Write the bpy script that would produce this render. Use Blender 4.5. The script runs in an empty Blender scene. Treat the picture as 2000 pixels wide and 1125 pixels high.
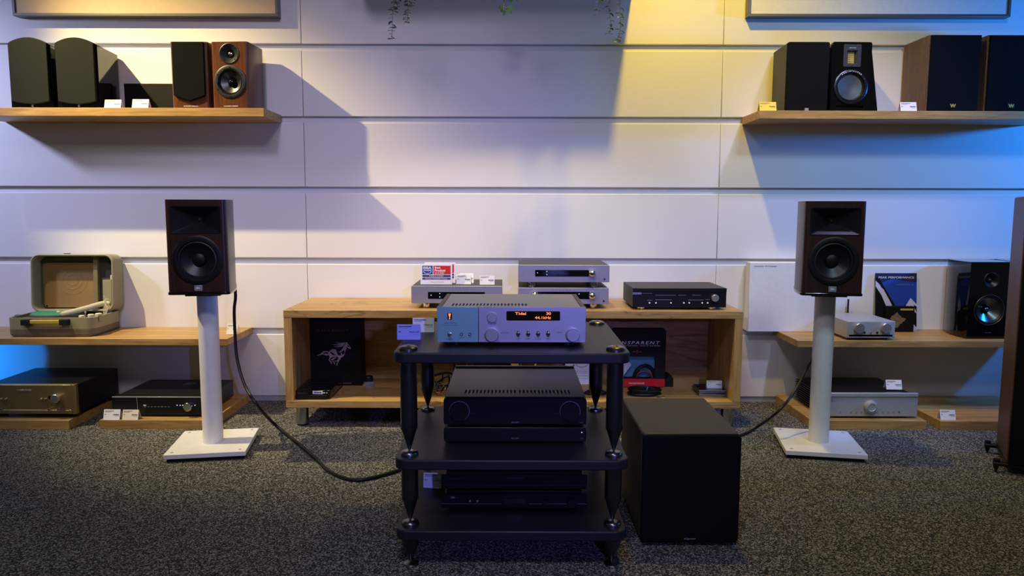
import bpy, bmesh, math, random
from mathutils import Vector, Matrix
from mathutils.geometry import tessellate_polygon
random.seed(7)
scene = bpy.context.scene
C = scene.collection
PI = math.pi

# ------------------------------------------------------------------ camera
FPX = 1450.0; TILT = math.atan((562.5-405)/FPX); CAMH = 1.05; ROLL = 0.0025
ct, st = math.cos(TILT), math.sin(TILT)
def P(px, py, Y):                      # point at depth Y seen at photo pixel (px, py)
    a = (px-1000)/FPX; b = (562.5-py)/FPX
    a, b = a-b*ROLL, b+a*ROLL
    k = Y/(ct+b*st)
    return Vector((a*k, Y, CAMH+(-st+b*ct)*k))
def G(px, py, z=0.0):                  # point at height z seen at photo pixel
    a = (px-1000)/FPX; b = (562.5-py)/FPX
    a, b = a-b*ROLL, b+a*ROLL
    k = (z-CAMH)/(-st+b*ct)
    return Vector((a*k, (ct+b*st)*k, z))
cam = bpy.data.cameras.new('camera'); cam.sensor_width = 36; cam.lens = FPX/2000*36
cam.sensor_fit = 'HORIZONTAL'; cam.clip_start = 0.05
co = bpy.data.objects.new('camera', cam); C.objects.link(co)
fwd = Vector((0, ct, -st)); upv = Vector((0, st, ct)); rt = Vector((1, 0, 0))
rr_ = (rt+upv*ROLL).normalized(); uu_ = (upv-rt*ROLL).normalized()
m = Matrix((rr_, uu_, -fwd)).transposed().to_4x4(); m.translation = Vector((0, 0, CAMH))
co.matrix_world = m
scene.camera = co

# ------------------------------------------------------------------ view, world, lights
vs = scene.view_settings
vs.view_transform = 'Standard'; vs.look = 'None'; vs.gamma = 1; vs.use_curve_mapping = False
vs.exposure = 0.0
w = bpy.data.worlds.new('world'); scene.world = w; w.use_nodes = True
bg = w.node_tree.nodes['Background']; bg.inputs[0].default_value = (0.9, 0.95, 0.8, 1); bg.inputs[1].default_value = 0.05

def spot(name, loc, tgt, power, color, size=100, blend=0.6, radius=0.02):
    l = bpy.data.lights.new(name, 'SPOT'); l.energy = power; l.color = color
    l.spot_size = math.radians(size); l.spot_blend = blend; l.shadow_soft_size = radius
    o = bpy.data.objects.new(name, l); C.objects.link(o); o.location = loc
    o.rotation_euler = (Vector(tgt)-Vector(loc)).to_track_quat('-Z', 'Y').to_euler()
    return o
spot('ceiling_spot_left', (-2.85, 2.95, 2.98), (-1.12, 3.90, 0.45), 460, (1, .82, .40), 56, .9, .02)
spot('ceiling_spot_shelf', (-2.85, 2.95, 2.98), (-1.80, 3.95, 1.82), 100, (1, .68, .18), 46, .95, .02)
spot('ceiling_spot_right', (.71, 3.07, 2.98), (1.05, 3.8, .6), 118, (1, .66, .03), 110, .9, .035)
spot('ceiling_spot_middle', (0.0, 3.1, 2.98), (0.0, 3.82, .25), 110, (.88, .90, 1), 58, .9, .06)
spot('fill_spot_low_right', (1.7, 2.6, 2.98), (1.65, 3.95, .35), 110, (.60, .55, 1), 56, .9, .06)  # unseen spot added to tint the lower right wall violet
spot('blue_lamp_right', (3.9, 3.0, 1.65), (2.1, 3.95, 1.5), 175, (.01, .25, 1), 110, .9, .08)
spot('blue_lamp_left', (-3.8, 2.9, 2.2), (-3.0, 3.95, 1.3), 190, (.50, .54, .92), 84, 1, .1)
spot('blue_floor_lamp_left', (-3.2, 3.60, .25), (-2.95, 3.95, .25), 26, (.005, .26, 1), 56, .10, .008)
spot('violet_front_spot', (.55, -.7, 1.3), (.06, 2.2, .72), 155, (.24, .23, 1), 44, 1, .03)
spot('fill_spot_left', (-1.0, 1.1, 3.1), (-1.0, 3.95, .9), 130, (.74, .62, .92), 60, .9, .25)  # soft violet fill, an added lamp that lifts the shaded left wall
spot('fill_spot_right', (1.5, 1.1, 3.1), (1.6, 3.95, .9), 135, (.60, .84, 1), 60, .9, .25)  # added bluish fill for the shaded right wall, no real fixture
spot('fill_spot_front', (-.2, .2, 3.1), (-.4, 2.3, .3), 125, (.86, .84, 1), 100, .9, .25)  # unseen fill added to brighten amplifier and console fronts

# ------------------------------------------------------------------ materials
MATS = {}
def nt(name):
    m = bpy.data.materials.new(name); m.use_nodes = True
    t = m.node_tree; b = t.nodes['Principled BSDF']
    return m, t, b
def mat(name, col, rough=.5, metal=0, var=.08, scale=40, bump=0, bscale=300, coat=0, spec=.5, stretch=None, emit=None, estr=0, trans=0, alpha=1):
    m, t, b = nt(name); N = t.nodes; L = t.links
    tc = N.new('ShaderNodeTexCoord'); mp = N.new('ShaderNodeMapping'); L.new(tc.outputs['Object'], mp.inputs[0])
    if stretch: mp.inputs['Scale'].default_value = stretch
    n = N.new('ShaderNodeTexNoise'); n.inputs['Scale'].default_value = scale; n.inputs['Detail'].default_value = 4
    L.new(mp.outputs[0], n.inputs['Vector'])
    mx = N.new('ShaderNodeMix'); mx.data_type = 'RGBA'
    c = Vector(col[:3])
    mx.inputs[6].default_value = (*(c*(1-var)), 1); mx.inputs[7].default_value = (*[min(1, v*(1+var)) for v in c], 1)
    L.new(n.outputs['Fac'], mx.inputs[0]); L.new(mx.outputs[2], b.inputs['Base Color'])
    b.inputs['Roughness'].default_value = rough; b.inputs['Metallic'].default_value = metal
    b.inputs['Coat Weight'].default_value = coat; b.inputs['Specular IOR Level'].default_value = spec
    b.inputs['Coat Roughness'].default_value = .05
    if trans: b.inputs['Transmission Weight'].default_value = trans
    if alpha < 1: b.inputs['Alpha'].default_value = alpha
    if bump:
        n2 = N.new('ShaderNodeTexNoise'); n2.inputs['Scale'].default_value = bscale; n2.inputs['Detail'].default_value = 3
        L.new(mp.outputs[0], n2.inputs['Vector'])
        bp = N.new('ShaderNodeBump'); bp.inputs['Strength'].default_value = bump; bp.inputs['Distance'].default_value = .002
        L.new(n2.outputs['Fac'], bp.inputs['Height']); L.new(bp.outputs[0], b.inputs['Normal'])
    if emit:
        b.inputs['Emission Color'].default_value = (*emit, 1); b.inputs['Emission Strength'].default_value = estr
    MATS[name] = m
    return m
def wood(name, dark, light, axis='x', rough=.45, scale=1.0, knots=True, crack=False):
    m, t, b = nt(name); N = t.nodes; L = t.links
    tc = N.new('ShaderNodeTexCoord'); oi = N.new('ShaderNodeObjectInfo')
    ad = N.new('ShaderNodeVectorMath'); ad.operation = 'ADD'
    sc = N.new('ShaderNodeVectorMath'); sc.operation = 'SCALE'; sc.inputs[3].default_value = 7.0
    cb = N.new('ShaderNodeCombineXYZ'); L.new(oi.outputs['Random'], cb.inputs[0]); L.new(oi.outputs['Random'], cb.inputs[1]); L.new(oi.outputs['Random'], cb.inputs[2])
    L.new(cb.outputs[0], sc.inputs[0]); L.new(tc.outputs['Object'], ad.inputs[0]); L.new(sc.outputs[0], ad.inputs[1])
    mp = N.new('ShaderNodeMapping'); L.new(ad.outputs[0], mp.inputs[0])
    s = {'x': (1.2, 14, 14), 'z': (14, 14, 1.2), 'y': (14, 1.2, 14)}[axis]
    mp.inputs['Scale'].default_value = tuple(v*scale for v in s)
    n1 = N.new('ShaderNodeTexNoise'); n1.inputs['Scale'].default_value = 1.6; n1.inputs['Detail'].default_value = 6; n1.inputs['Distortion'].default_value = 1.2
    n2 = N.new('ShaderNodeTexNoise'); n2.inputs['Scale'].default_value = 9; n2.inputs['Detail'].default_value = 5
    L.new(mp.outputs[0], n1.inputs['Vector']); L.new(mp.outputs[0], n2.inputs['Vector'])
    am = N.new('ShaderNodeMath'); am.operation = 'MULTIPLY_ADD'; am.inputs[1].default_value = .45; L.new(n2.outputs['Fac'], am.inputs[0])
    m2 = N.new('ShaderNodeMath'); m2.operation = 'MULTIPLY'; m2.inputs[1].default_value = .6; L.new(n1.outputs['Fac'], m2.inputs[0]); L.new(m2.outputs[0], am.inputs[2])
    r = N.new('ShaderNodeValToRGB'); r.color_ramp.elements[0].position = .36; r.color_ramp.elements[1].position = .66
    r.color_ramp.elements[0].color = (*dark, 1); r.color_ramp.elements[1].color = (*light, 1)
    L.new(am.outputs[0], r.inputs[0])
    out = r.outputs[0]
    if crack:
        mq = N.new('ShaderNodeMapping'); mq.inputs['Scale'].default_value = (1.1, 5, 5); L.new(ad.outputs[0], mq.inputs[0])
        v = N.new('ShaderNodeTexNoise'); v.inputs['Scale'].default_value = 1.3; v.inputs['Detail'].default_value = 3; v.inputs['Distortion'].default_value = .8
        L.new(mq.outputs[0], v.inputs['Vector'])
        sb = N.new('ShaderNodeMath'); sb.operation = 'SUBTRACT'; sb.inputs[1].default_value = .5; L.new(v.outputs['Fac'], sb.inputs[0])
        ab = N.new('ShaderNodeMath'); ab.operation = 'ABSOLUTE'; L.new(sb.outputs[0], ab.inputs[0])
        lt = N.new('ShaderNodeMapRange'); lt.inputs[1].default_value = .0; lt.inputs[2].default_value = .012; lt.inputs[3].default_value = .55; lt.inputs[4].default_value = 0
        L.new(ab.outputs[0], lt.inputs[0])
        mx = N.new('ShaderNodeMix'); mx.data_type = 'RGBA'; mx.inputs[7].default_value = (*[d*.3 for d in dark], 1)
        L.new(lt.outputs[0], mx.inputs[0]); L.new(out, mx.inputs[6]); out = mx.outputs[2]
    L.new(out, b.inputs['Base Color']); b.inputs['Roughness'].default_value = rough
    bp = N.new('ShaderNodeBump'); bp.inputs['Strength'].default_value = .15; bp.inputs['Distance'].default_value = .001
    L.new(n2.outputs['Fac'], bp.inputs['Height']); L.new(bp.outputs[0], b.inputs['Normal'])
    MATS[name] = m
    return m

mat('wall', (.78, .77, .77), .7, var=.015, scale=3, bump=.12, bscale=260)
mat('wall_back', (.66, .66, .67), .8, var=.02)
mat('base', (.42, .41, .43), .6)
mat('ceil', (.30, .30, .32), .9)
wood('oak', (.30, .160, .044), (.53, .325, .105), 'x', .42)
wood('oak_crack', (.29, .155, .043), (.51, .315, .102), 'x', .45, crack=True)
wood('oak_z', (.30, .160, .044), (.53, .325, .105), 'z', .42)
wood('oak_y', (.30, .160, .044), (.53, .325, .105), 'y', .42)
wood('walnut_gloss', (.060, .016, .005), (.135, .041, .012), 'z', .3, 1.4)
wood('walnut', (.085, .046, .028), (.17, .098, .062), 'z', .5, 2.2)
wood('wenge', (.022, .008, .0055), (.042, .016, .011), 'z', .32, 2.5)
wood('tower_wood', (.06, .020, .008), (.11, .042, .017), 'z', .45, 1.5)
mat('black_gloss', (.003, .003, .0035), .08, coat=.3, spec=.4)
mat('black_satin', (.006, .006, .007), .38, spec=.35)
mat('black_matte', (.009, .009, .010), .75, spec=.25)
mat('black_soft', (.004, .004, .0045), .5, spec=.22)
mat('grille', (.006, .006, .0065), .9, var=.5, scale=900, bump=.4, bscale=1200, spec=.08)
mat('grille_grey', (.011, .0125, .0095), .9, var=.5, scale=900, bump=.4, bscale=1200, spec=.2)
mat('grille_navy', (.004, .005, .008), .95, var=.4, scale=900, bump=.3, bscale=1200, spec=.1)
mat('cone', (.007, .007, .010), .38, spec=.35)
mat('rubber', (.006, .006, .007), .45, spec=.3)
mat('rubber_grey', (.018, .018, .020), .4, spec=.4)
mat('alu_cone', (.62, .62, .66), .28, 1)
mat('dark_tex', (.028, .028, .026), .5, bump=.3, bscale=500)
mat('sub_top', (.040, .039, .034), .6, bump=.25, bscale=700)
mat('brushed_black', (.012, .012, .012), .42, .3, var=.25, scale=20, stretch=(40, 1, 1))
mat('silver', (.42, .42, .48), .38, .5, var=.05, scale=20, stretch=(1, 20, 40))
mat('silver_teal_light', (.24, .46, .47), .38, .5, var=.05, scale=20, stretch=(1, 20, 40))  # teal cast of coloured light put into the left plate's colour
mat('silver_dull', (.42, .42, .42), .45, .3)
mat('knob', (.62, .62, .64), .3, .8)
mat('titanium', (.34, .33, .37), .42, .4)
mat('gold', (.34, .26, .10), .35, .7, var=.06)
mat('gold_badge', (.75, .52, .10), .35, .2)
mat('champagne_hi', (.75, .70, .55), .25, .9)
mat('chrome', (.75, .75, .76), .12, 1)
mat('dark_chrome', (.20, .20, .21), .28, 1)
mat('gunmetal', (.085, .090, .105), .27, .95)
mat('steel', (.48, .46, .42), .28, 1, var=.15, scale=8, stretch=(1, 1, 30))
mat('board', (.010, .011, .015), .45, bump=.1, bscale=60, spec=.4)
mat('white_paint', (.80, .80, .80), .38)
mat('paper', (.82, .82, .84), .6)
mat('paper_yellow', (.85, .62, .01), .5)
mat('paper_warm', (.78, .72, .58), .6)
mat('paper_blue', (.30, .35, .95), .6)  # even blue for one card on the rack
mat('acrylic', (.9, .9, .92), .05, alpha=.25)
mat('print', (.10, .10, .13), .6)
mat('print_light', (.32, .32, .36), .6)
mat('print_white', (.85, .85, .85), .6)
mat('print_grey', (.22, .22, .24), .6)
mat('print_dim', (.045, .045, .05), .6)
mat('red', (.62, .008, .012), .5)
mat('red_dim', (.15, .022, .016), .5)
mat('rose', (.46, .36, .32), .45, .2)
mat('blue_print', (.012, .05, .33), .5)
mat('purple_print', (.14, .03, .26), .5)
mat('navy_print', (.01, .015, .07), .5)
mat('snow_print', (.55, .56, .66), .5)
mat('glass_black', (.002, .002, .003), .1, coat=.3)
mat('led_white', (.9, .9, .9), .5, emit=(1, 1, 1), estr=1.6)
mat('led_dim', (.6, .6, .6), .5, emit=(.9, .9, 1), estr=.4)
mat('led_orange', (.9, .3, .05), .5, emit=(1, .22, .03), estr=1.5)
mat('led_red', (.9, .1, .05), .5, emit=(1, .12, .03), estr=3.2)
mat('olive', (.30, .27, .14), .6, bump=.2, bscale=400)
mat('olive_dark', (.14, .115, .065), .65, bump=.2, bscale=400)
mat('case_inside', (.20, .155, .07), .7)
mat('case_card', (.30, .17, .05), .75, var=.2, scale=6)
mat('case_dark', (.055, .05, .035), .7)
mat('deck_brown', (.10, .075, .045), .6)
mat('felt_green', (.045, .24, .12), .85, bump=.3, bscale=900)
mat('cream', (.66, .60, .38), .4)
mat('ochre', (.52, .36, .03), .5)
mat('cardboard', (.36, .19, .075), .8, var=.12)
mat('yellow_cable', (.75, .72, .01), .45)
mat('gold_cable', (.50, .38, .12), .4)
mat('leaf', (.028, .050, .028), .5, var=.3, scale=60)
mat('leaf_pale', (.13, .18, .09), .45, var=.3, scale=60)
mat('ivy', (.016, .065, .007), .45, var=.4, scale=60)
mat('stem', (.10, .09, .05), .7)
mat('canvas', (.76, .75, .73), .75, bump=.2, bscale=900)
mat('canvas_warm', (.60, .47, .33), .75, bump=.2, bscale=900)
mat('frame_metal', (.16, .155, .15), .4, .5)
mat('window_film', (.10, .25, .40), .15, coat=.4)
mat('blot', (.20, .13, .04), .6, var=.8, scale=90)
mat('tweeter_plate', (.05, .05, .058), .4, .3)
mat('clear', (.85, .85, .9), .05, alpha=.16)
mat('blue_tie', (.08, .2, .6), .5)
mat('skirt', (.5, .5, .51), .6)

def carpet_mat():
    m, t, b = nt('carpet'); N = t.nodes; L = t.links
    tc = N.new('ShaderNodeTexCoord')
    v = N.new('ShaderNodeTexVoronoi'); v.inputs['Scale'].default_value = 250; L.new(tc.outputs['Object'], v.inputs['Vector'])
    n = N.new('ShaderNodeTexNoise'); n.inputs['Scale'].default_value = 240; n.inputs['Detail'].default_value = 5; n.inputs['Roughness'].default_value = .7
    L.new(tc.outputs['Object'], n.inputs['Vector'])
    sx = N.new('ShaderNodeSeparateColor'); L.new(v.outputs['Color'], sx.inputs[0])
    mm = N.new('ShaderNodeMath'); mm.operation = 'MULTIPLY_ADD'; mm.inputs[1].default_value = .55; L.new(sx.outputs[0], mm.inputs[0])
    m2 = N.new('ShaderNodeMath'); m2.operation = 'MULTIPLY'; m2.inputs[1].default_value = .55; L.new(n.outputs['Fac'], m2.inputs[0]); L.new(m2.outputs[0], mm.inputs[2])
    r = N.new('ShaderNodeValToRGB'); e = r.color_ramp.elements
    e[0].position = .28; e[0].color = (.014, .014, .014, 1); e[1].position = .82; e[1].color = (.42, .415, .36, 1)
    k = e.new(.58); k.color = (.062, .060, .057, 1)
    L.new(mm.outputs[0], r.inputs[0]); L.new(r.outputs[0], b.inputs['Base Color'])
    b.inputs['Roughness'].default_value = .95; b.inputs['Specular IOR Level'].default_value = .15
    bp = N.new('ShaderNodeBump'); bp.inputs['Strength'].default_value = .8; bp.inputs['Distance'].default_value = .006
    L.new(mm.outputs[0], bp.inputs['Height']); L.new(bp.outputs[0], b.inputs['Normal'])
    MATS['carpet'] = m
carpet_mat()

# ------------------------------------------------------------------ mesh helpers
class MB:
    def __init__(s): s.v = []; s.f = []
    def add(s, vs, fs):
        o = len(s.v); s.v += [tuple(v) for v in vs]; s.f += [tuple(i+o for i in f) for f in fs]; return s
    def box(s, x0, x1, y0, y1, z0, z1):
        return s.add([(x0,y0,z0),(x1,y0,z0),(x1,y1,z0),(x0,y1,z0),(x0,y0,z1),(x1,y0,z1),(x1,y1,z1),(x0,y1,z1)],
                     [(0,3,2,1),(4,5,6,7),(0,1,5,4),(1,2,6,5),(2,3,7,6),(3,0,4,7)])
    def plan(s, poly, z0, z1, top=None):           # XY outline extruded in z (CCW); top: other outline for z1
        n = len(poly); top = top or poly
        return s.add([(x,y,z0) for x,y in poly]+[(x,y,z1) for x,y in top],
                     [tuple(range(n-1,-1,-1)), tuple(range(n,2*n))]+[(i,(i+1)%n,n+(i+1)%n,n+i) for i in range(n)])
    def front(s, poly, y0, y1, back=None, cap0=True, cap1=True):          # XZ outline (CCW seen from -y) extruded along y
        n = len(poly); back = back or poly
        f = [(i, n+i, n+(i+1)%n, (i+1)%n) for i in range(n)]
        if cap0: f.append(tuple(range(n)))
        if cap1: f.append(tuple(range(2*n-1, n-1, -1)))
        return s.add([(x,y0,z) for x,z in poly]+[(x,y1,z) for x,z in back], f)
    def side(s, poly, x0, x1):                    # YZ outline extruded along x
        n = len(poly)
        return s.add([(x0,y,z) for y,z in poly]+[(x1,y,z) for y,z in poly],
                     [tuple(range(n-1,-1,-1)), tuple(range(n,2*n))]+[(i,(i+1)%n,n+(i+1)%n,n+i) for i in range(n)])
    def lathe(s, prof, c=(0,0,0), axis='z', n=28):   # prof: (radius, height along axis); r=0 closes
        vs = []; fs = []; rows = []
        for r, h in prof:
            if r < 1e-6:
                rows.append([len(vs)]); vs.append((0, h))
            else:
                rows.append(list(range(len(vs), len(vs)+n)))
                for k in range(n):
                    a = 2*PI*k/n; vs.append((r*math.cos(a), r*math.sin(a), h))
        out = []
        for v in vs:
            if len(v) == 2: p = (0, 0, v[1])
            else: p = v
            if axis == 'z': q = (p[0], p[1], p[2])
            elif axis == 'y': q = (p[0], p[2], p[1])
            else: q = (p[2], p[0], p[1])
            out.append((c[0]+q[0], c[1]+q[1], c[2]+q[2]))
        for a, b in zip(rows[:-1], rows[1:]):
            for k in range(n):
                k2 = (k+1) % n
                if len(a) == 1 and len(b) == 1: continue
                if len(a) == 1: fs.append((a[0], b[k2], b[k]))
                elif len(b) == 1: fs.append((a[k], a[k2], b[0]))
                else: fs.append((a[k], a[k2], b[k2], b[k]))
        return s.add(out, fs)
    def cyl(s, c, r, h, axis='z', n=24, r2=None):
        r2 = r if r2 is None else r2
        return s.lathe([(0,0),(r,0),(r2,h),(0,h)], c, axis, n)
    def tube(s, pts, r, n=8, closed=False):
        pts = [Vector(p) for p in pts]; rings = []
        N = len(pts); ref = None
        for i, p in enumerate(pts):
            if closed: t = pts[(i+1) % N]-pts[(i-1) % N]
            else: t = pts[min(i+1, N-1)]-pts[max(i-1, 0)]
            t.normalize()
            if ref is None:
                ref = t.cross(Vector((0, 0, 1)))
                if ref.length < .2: ref = t.cross(Vector((0, 1, 0)))
            a = ref-t*ref.dot(t); a.normalize(); ref = a; b = t.cross(a)
            rings.append([p+a*(r*math.cos(2*PI*k/n))+b*(r*math.sin(2*PI*k/n)) for k in range(n)])
        vs = [v for g in rings for v in g]; fs = []
        for i in range(N if closed else N-1):
            j = (i+1) % N
            for k in range(n):
                fs.append((i*n+k, i*n+(k+1) % n, j*n+(k+1) % n, j*n+k))
        if not closed:
            fs += [tuple(range(n-1,-1,-1)), tuple(range((N-1)*n, N*n))]
        return s.add(vs, fs)
    def flat(s, loops, y):                       # XZ polygon with holes at depth y, facing -y
        tri = tessellate_polygon([[Vector((x, z, 0)) for x, z in lp] for lp in loops])
        vs = [(x, y, z) for lp in loops for x, z in lp]
        fs = []
        for t in tri:
            a, b, c = [vs[i] for i in t]
            ar = (b[0]-a[0])*(c[2]-a[2])-(c[0]-a[0])*(b[2]-a[2])
            fs.append(tuple(t) if ar > 0 else tuple(reversed(t)))
        return s.add(vs, fs)
    def mesh(s, name, smooth=35):
        me = bpy.data.meshes.new(name); me.from_pydata(s.v, [], s.f); me.validate(); me.update()
        bm = bmesh.new(); bm.from_mesh(me); bmesh.ops.recalc_face_normals(bm, faces=bm.faces[:]); bm.to_mesh(me); bm.free()
        if smooth:
            me.shade_smooth(); me.set_sharp_from_angle(angle=math.radians(smooth))
        return me
def link(name, me, mt, parent=None, loc=(0,0,0), rot=(0,0,0), bevel=0, seg=2):
    o = bpy.data.objects.new(name, me); C.objects.link(o)
    if mt and not me.materials: me.materials.append(MATS[mt])
    o.location = loc; o.rotation_euler = rot
    if parent: o.parent = parent
    if bevel:
        b = o.modifiers.new('bevel', 'BEVEL'); b.width = bevel; b.segments = seg; b.limit_method = 'ANGLE'; b.angle_limit = math.radians(40)
        b.use_clamp_overlap = True
    return o
def part(name, mb, mt, parent=None, bevel=0, seg=2, loc=(0,0,0), rot=(0,0,0), smooth=35):
    return link(name, mb.mesh(name, smooth), mt, parent, loc, rot, bevel, seg)
def boxp(name, b, mt, parent=None, bevel=.0015, **k): return part(name, MB().box(*b), mt, parent, bevel, **k)
def tag(o, label, cat, group=None, kind=None):
    if label: o['label'] = label
    if cat: o['category'] = cat
    if group: o['group'] = group
    if kind: o['kind'] = kind
    return o
def thing(name, label, cat, loc=(0,0,0), rz=0, group=None):
    o = bpy.data.objects.new(name, None); C.objects.link(o); o.empty_display_size = .05
    o.location = loc; o.rotation_euler = (0, 0, rz); return tag(o, label, cat, group)
def struct(o): o['kind'] = 'structure'; return o
def rrect(x0, x1, z0, z1, r, n=5):
    pts = []
    for cx, cz, a0 in ((x1-r, z0+r, -PI/2), (x1-r, z1-r, 0), (x0+r, z1-r, PI/2), (x0+r, z0+r, PI)):
        for k in range(n+1):
            a = a0+PI/2*k/n; pts.append((cx+r*math.cos(a), cz+r*math.sin(a)))
    return pts
def circ(cx, cz, r, n=28): return [(cx+r*math.cos(2*PI*k/n), cz+r*math.sin(2*PI*k/n)) for k in range(n)]
def txt(parent, body, cx, cz, h, mt, y=-.0006, w=None, align='C', shear=0, bold=0, spacing=1, name='lettering', rot=None, loc=None):
    cu = bpy.data.curves.new('t', 'FONT'); cu.body = body; cu.size = 1; cu.shear = shear; cu.offset = 0 if 'M' in body.upper() else bold; cu.space_character = spacing; cu.resolution_u = 3
    ob = bpy.data.objects.new('t', cu); me = bpy.data.meshes.new_from_object(ob)
    bpy.data.objects.remove(ob); bpy.data.curves.remove(cu)
    if not me.vertices: return None
    xs = [v.co.x for v in me.vertices]; ys = [v.co.y for v in me.vertices]
    x0, x1, y0, y1 = min(xs), max(xs), min(ys), max(ys)
    sy = h/(y1-y0); sx = sy if w is None else w/(x1-x0)
    ox = {'C': (x0+x1)/2, 'L': x0, 'R': x1}[align]
    for v in me.vertices:
        v.co = Vector(((v.co.x-ox)*sx, 0, (v.co.y-(y0+y1)/2)*sy))
    me.name = name; me.update()
    return link(name, me, mt, parent, loc or (cx, y, cz), rot or (0, 0, 0))
def smooth_path(pts, n=8):
    pts = [Vector(p) for p in pts]; out = []
    for i in range(len(pts)-1):
        p0 = pts[max(i-1,0)]; p1 = pts[i]; p2 = pts[i+1]; p3 = pts[min(i+2, len(pts)-1)]
        for k in range(n):
            t = k/n
            out.append(.5*((2*p1)+(p2-p0)*t+(2*p0-5*p1+4*p2-p3)*t*t+(3*p1-p0-3*p2+p3)*t**3))
    out.append(pts[-1]); return out
def slotted(x0, x1, y0, y1, z0, z1, slots, s0, s1):
    b = MB().box(x0, x1, y0, s0, z0, z1).box(x0, x1, s1, y1, z0, z1)
    xs = [x0]+[v for a in slots for v in a]+[x1]
    for i in range(0, len(xs), 2): b.box(xs[i], xs[i+1], s0, s1, z0, z1)
    return b

# ------------------------------------------------------------------ room shell
D = 3.95
fl = struct(boxp('floor', (-5.5, 5.5, -1.5, 4.05, -.08, -.008), 'black_matte', bevel=0))
seamY = G(1480, 855).y
part('carpet_strip', MB().box(-5.5, 5.5, -1.5, seamY-.0015, -.008, 0), 'carpet', fl)
part('carpet_strip', MB().box(-5.5, 5.5, seamY+.0015, 3.98, -.008, 0), 'carpet', fl)
wb = struct(boxp('wall_back', (-5.5, 5.5, D+.018, D+.10, 0, 3.2), 'wall_back', bevel=0))
rows = [(.029, .367), (.400, .747), (.780, 1.122), (1.155, 1.487), (1.520, 1.855), (1.888, 2.222), (2.255, 2.59), (2.623, 2.96), (2.99, 3.19)]
cols = [-5.46, -3.275, -1.092, 1.09, 3.273, 5.46]
pm = {}
for i in range(5):
    for z0, z1 in rows:
        key = (i, round(z1-z0, 3))
        wd = cols[i+1]-cols[i]
        if key not in pm: pm[key] = MB().box(.0012, wd-.0012, 0, .018, 0, z1-z0).mesh('panel')
        link('panel', pm[key], 'wall', wb, (cols[i], D, z0), bevel=.003)
struct(boxp('baseboard_back', (-5.5, 5.5, D+.006, D+.018, 0, .0285), 'base', bevel=0))
struct(boxp('ceiling', (-5.5, 5.5, -1.5, 4.05, 3.2, 3.28), 'ceil', bevel=0))

# ------------------------------------------------------------------ wall shelves and floor plinths
def board(name, label, x0, x1, y0, y1, z0, z1, group, cat='shelf', m_='oak'):
    o = boxp(name, (x0, x1, y0, y1, z0, z1), m_, bevel=.0012); tag(o, label, cat, group); return o
US = 1.526; LS = .405
board('wall_shelf', 'oak wall shelf carrying two black curved speakers and two walnut speakers', -2.65, -1.207, 3.675, D, 1.486, US, 'oak wall shelves')
board('wall_shelf', 'oak wall shelf carrying the ribbon tweeter speakers and yellow price card', 1.20, 2.68, 3.68, D, 1.482, 1.521, 'oak wall shelves')
board('wall_shelf', 'low oak wall shelf carrying the open suitcase record player', -3.3, -1.397, 3.59, D, .373, LS, 'oak wall shelves')
board('wall_shelf', 'low oak wall shelf carrying the small silver amplifier and mountain poster', 1.405, 2.62, 3.60, D, .370, .402, 'oak wall shelves')
USR = 1.521; LSR = .402
PH = .043
board('plinth_board', 'thick oak plinth board on carpet under the champagne gold amplifier', -2.75, -2.093, 3.42, 3.93, 0, PH, 'oak plinth boards on the floor', 'plinth')
board('plinth_board', 'thick oak plinth board on carpet under the black amplifier with two cards', -1.955, -1.42, 3.43, 3.93, 0, PH, 'oak plinth boards on the floor', 'plinth')
board('plinth_board', 'thick oak plinth board on carpet under the silver amplifier with cooling fins', 1.43, 1.978, 3.45, 3.93, 0, PH, 'oak plinth boards on the floor', 'plinth')
board('plinth_board', 'oak plinth board at right holding only one price card', 2.043, 2.62, 3.445, 3.93, 0, PH, 'oak plinth boards on the floor', 'plinth')

# ------------------------------------------------------------------ framed pictures
def picture(label, x0, x1, z0, z1, cm='canvas'):
    t = thing('wall_picture', label, 'picture', ((x0+x1)/2, D, z0), 0, 'framed canvases on the wall')
    w2 = (x1-x0)/2; h = z1-z0; f = .014
    for b in ((-w2, w2, -.05, 0, 0, f), (-w2, w2, -.05, 0, h-f, h), (-w2, -w2+f, -.05, 0, f, h-f), (w2-f, w2, -.05, 0, f, h-f)):
        boxp('frame', b, 'frame_metal', t)
    boxp('canvas', (-w2+f, w2-f, -.044, -.02, f, h-f), cm, t)
pl = P(24, 24, 3.9); pr = P(543, 31, 3.9)
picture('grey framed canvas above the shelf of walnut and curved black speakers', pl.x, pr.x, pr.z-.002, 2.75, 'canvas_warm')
pl = P(1461, 32, 3.9); pr = P(1974, 31, 3.9)
picture('grey framed canvas above the shelf of ribbon tweeter speakers', pl.x, pr.x, pl.z, 2.75)

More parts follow.
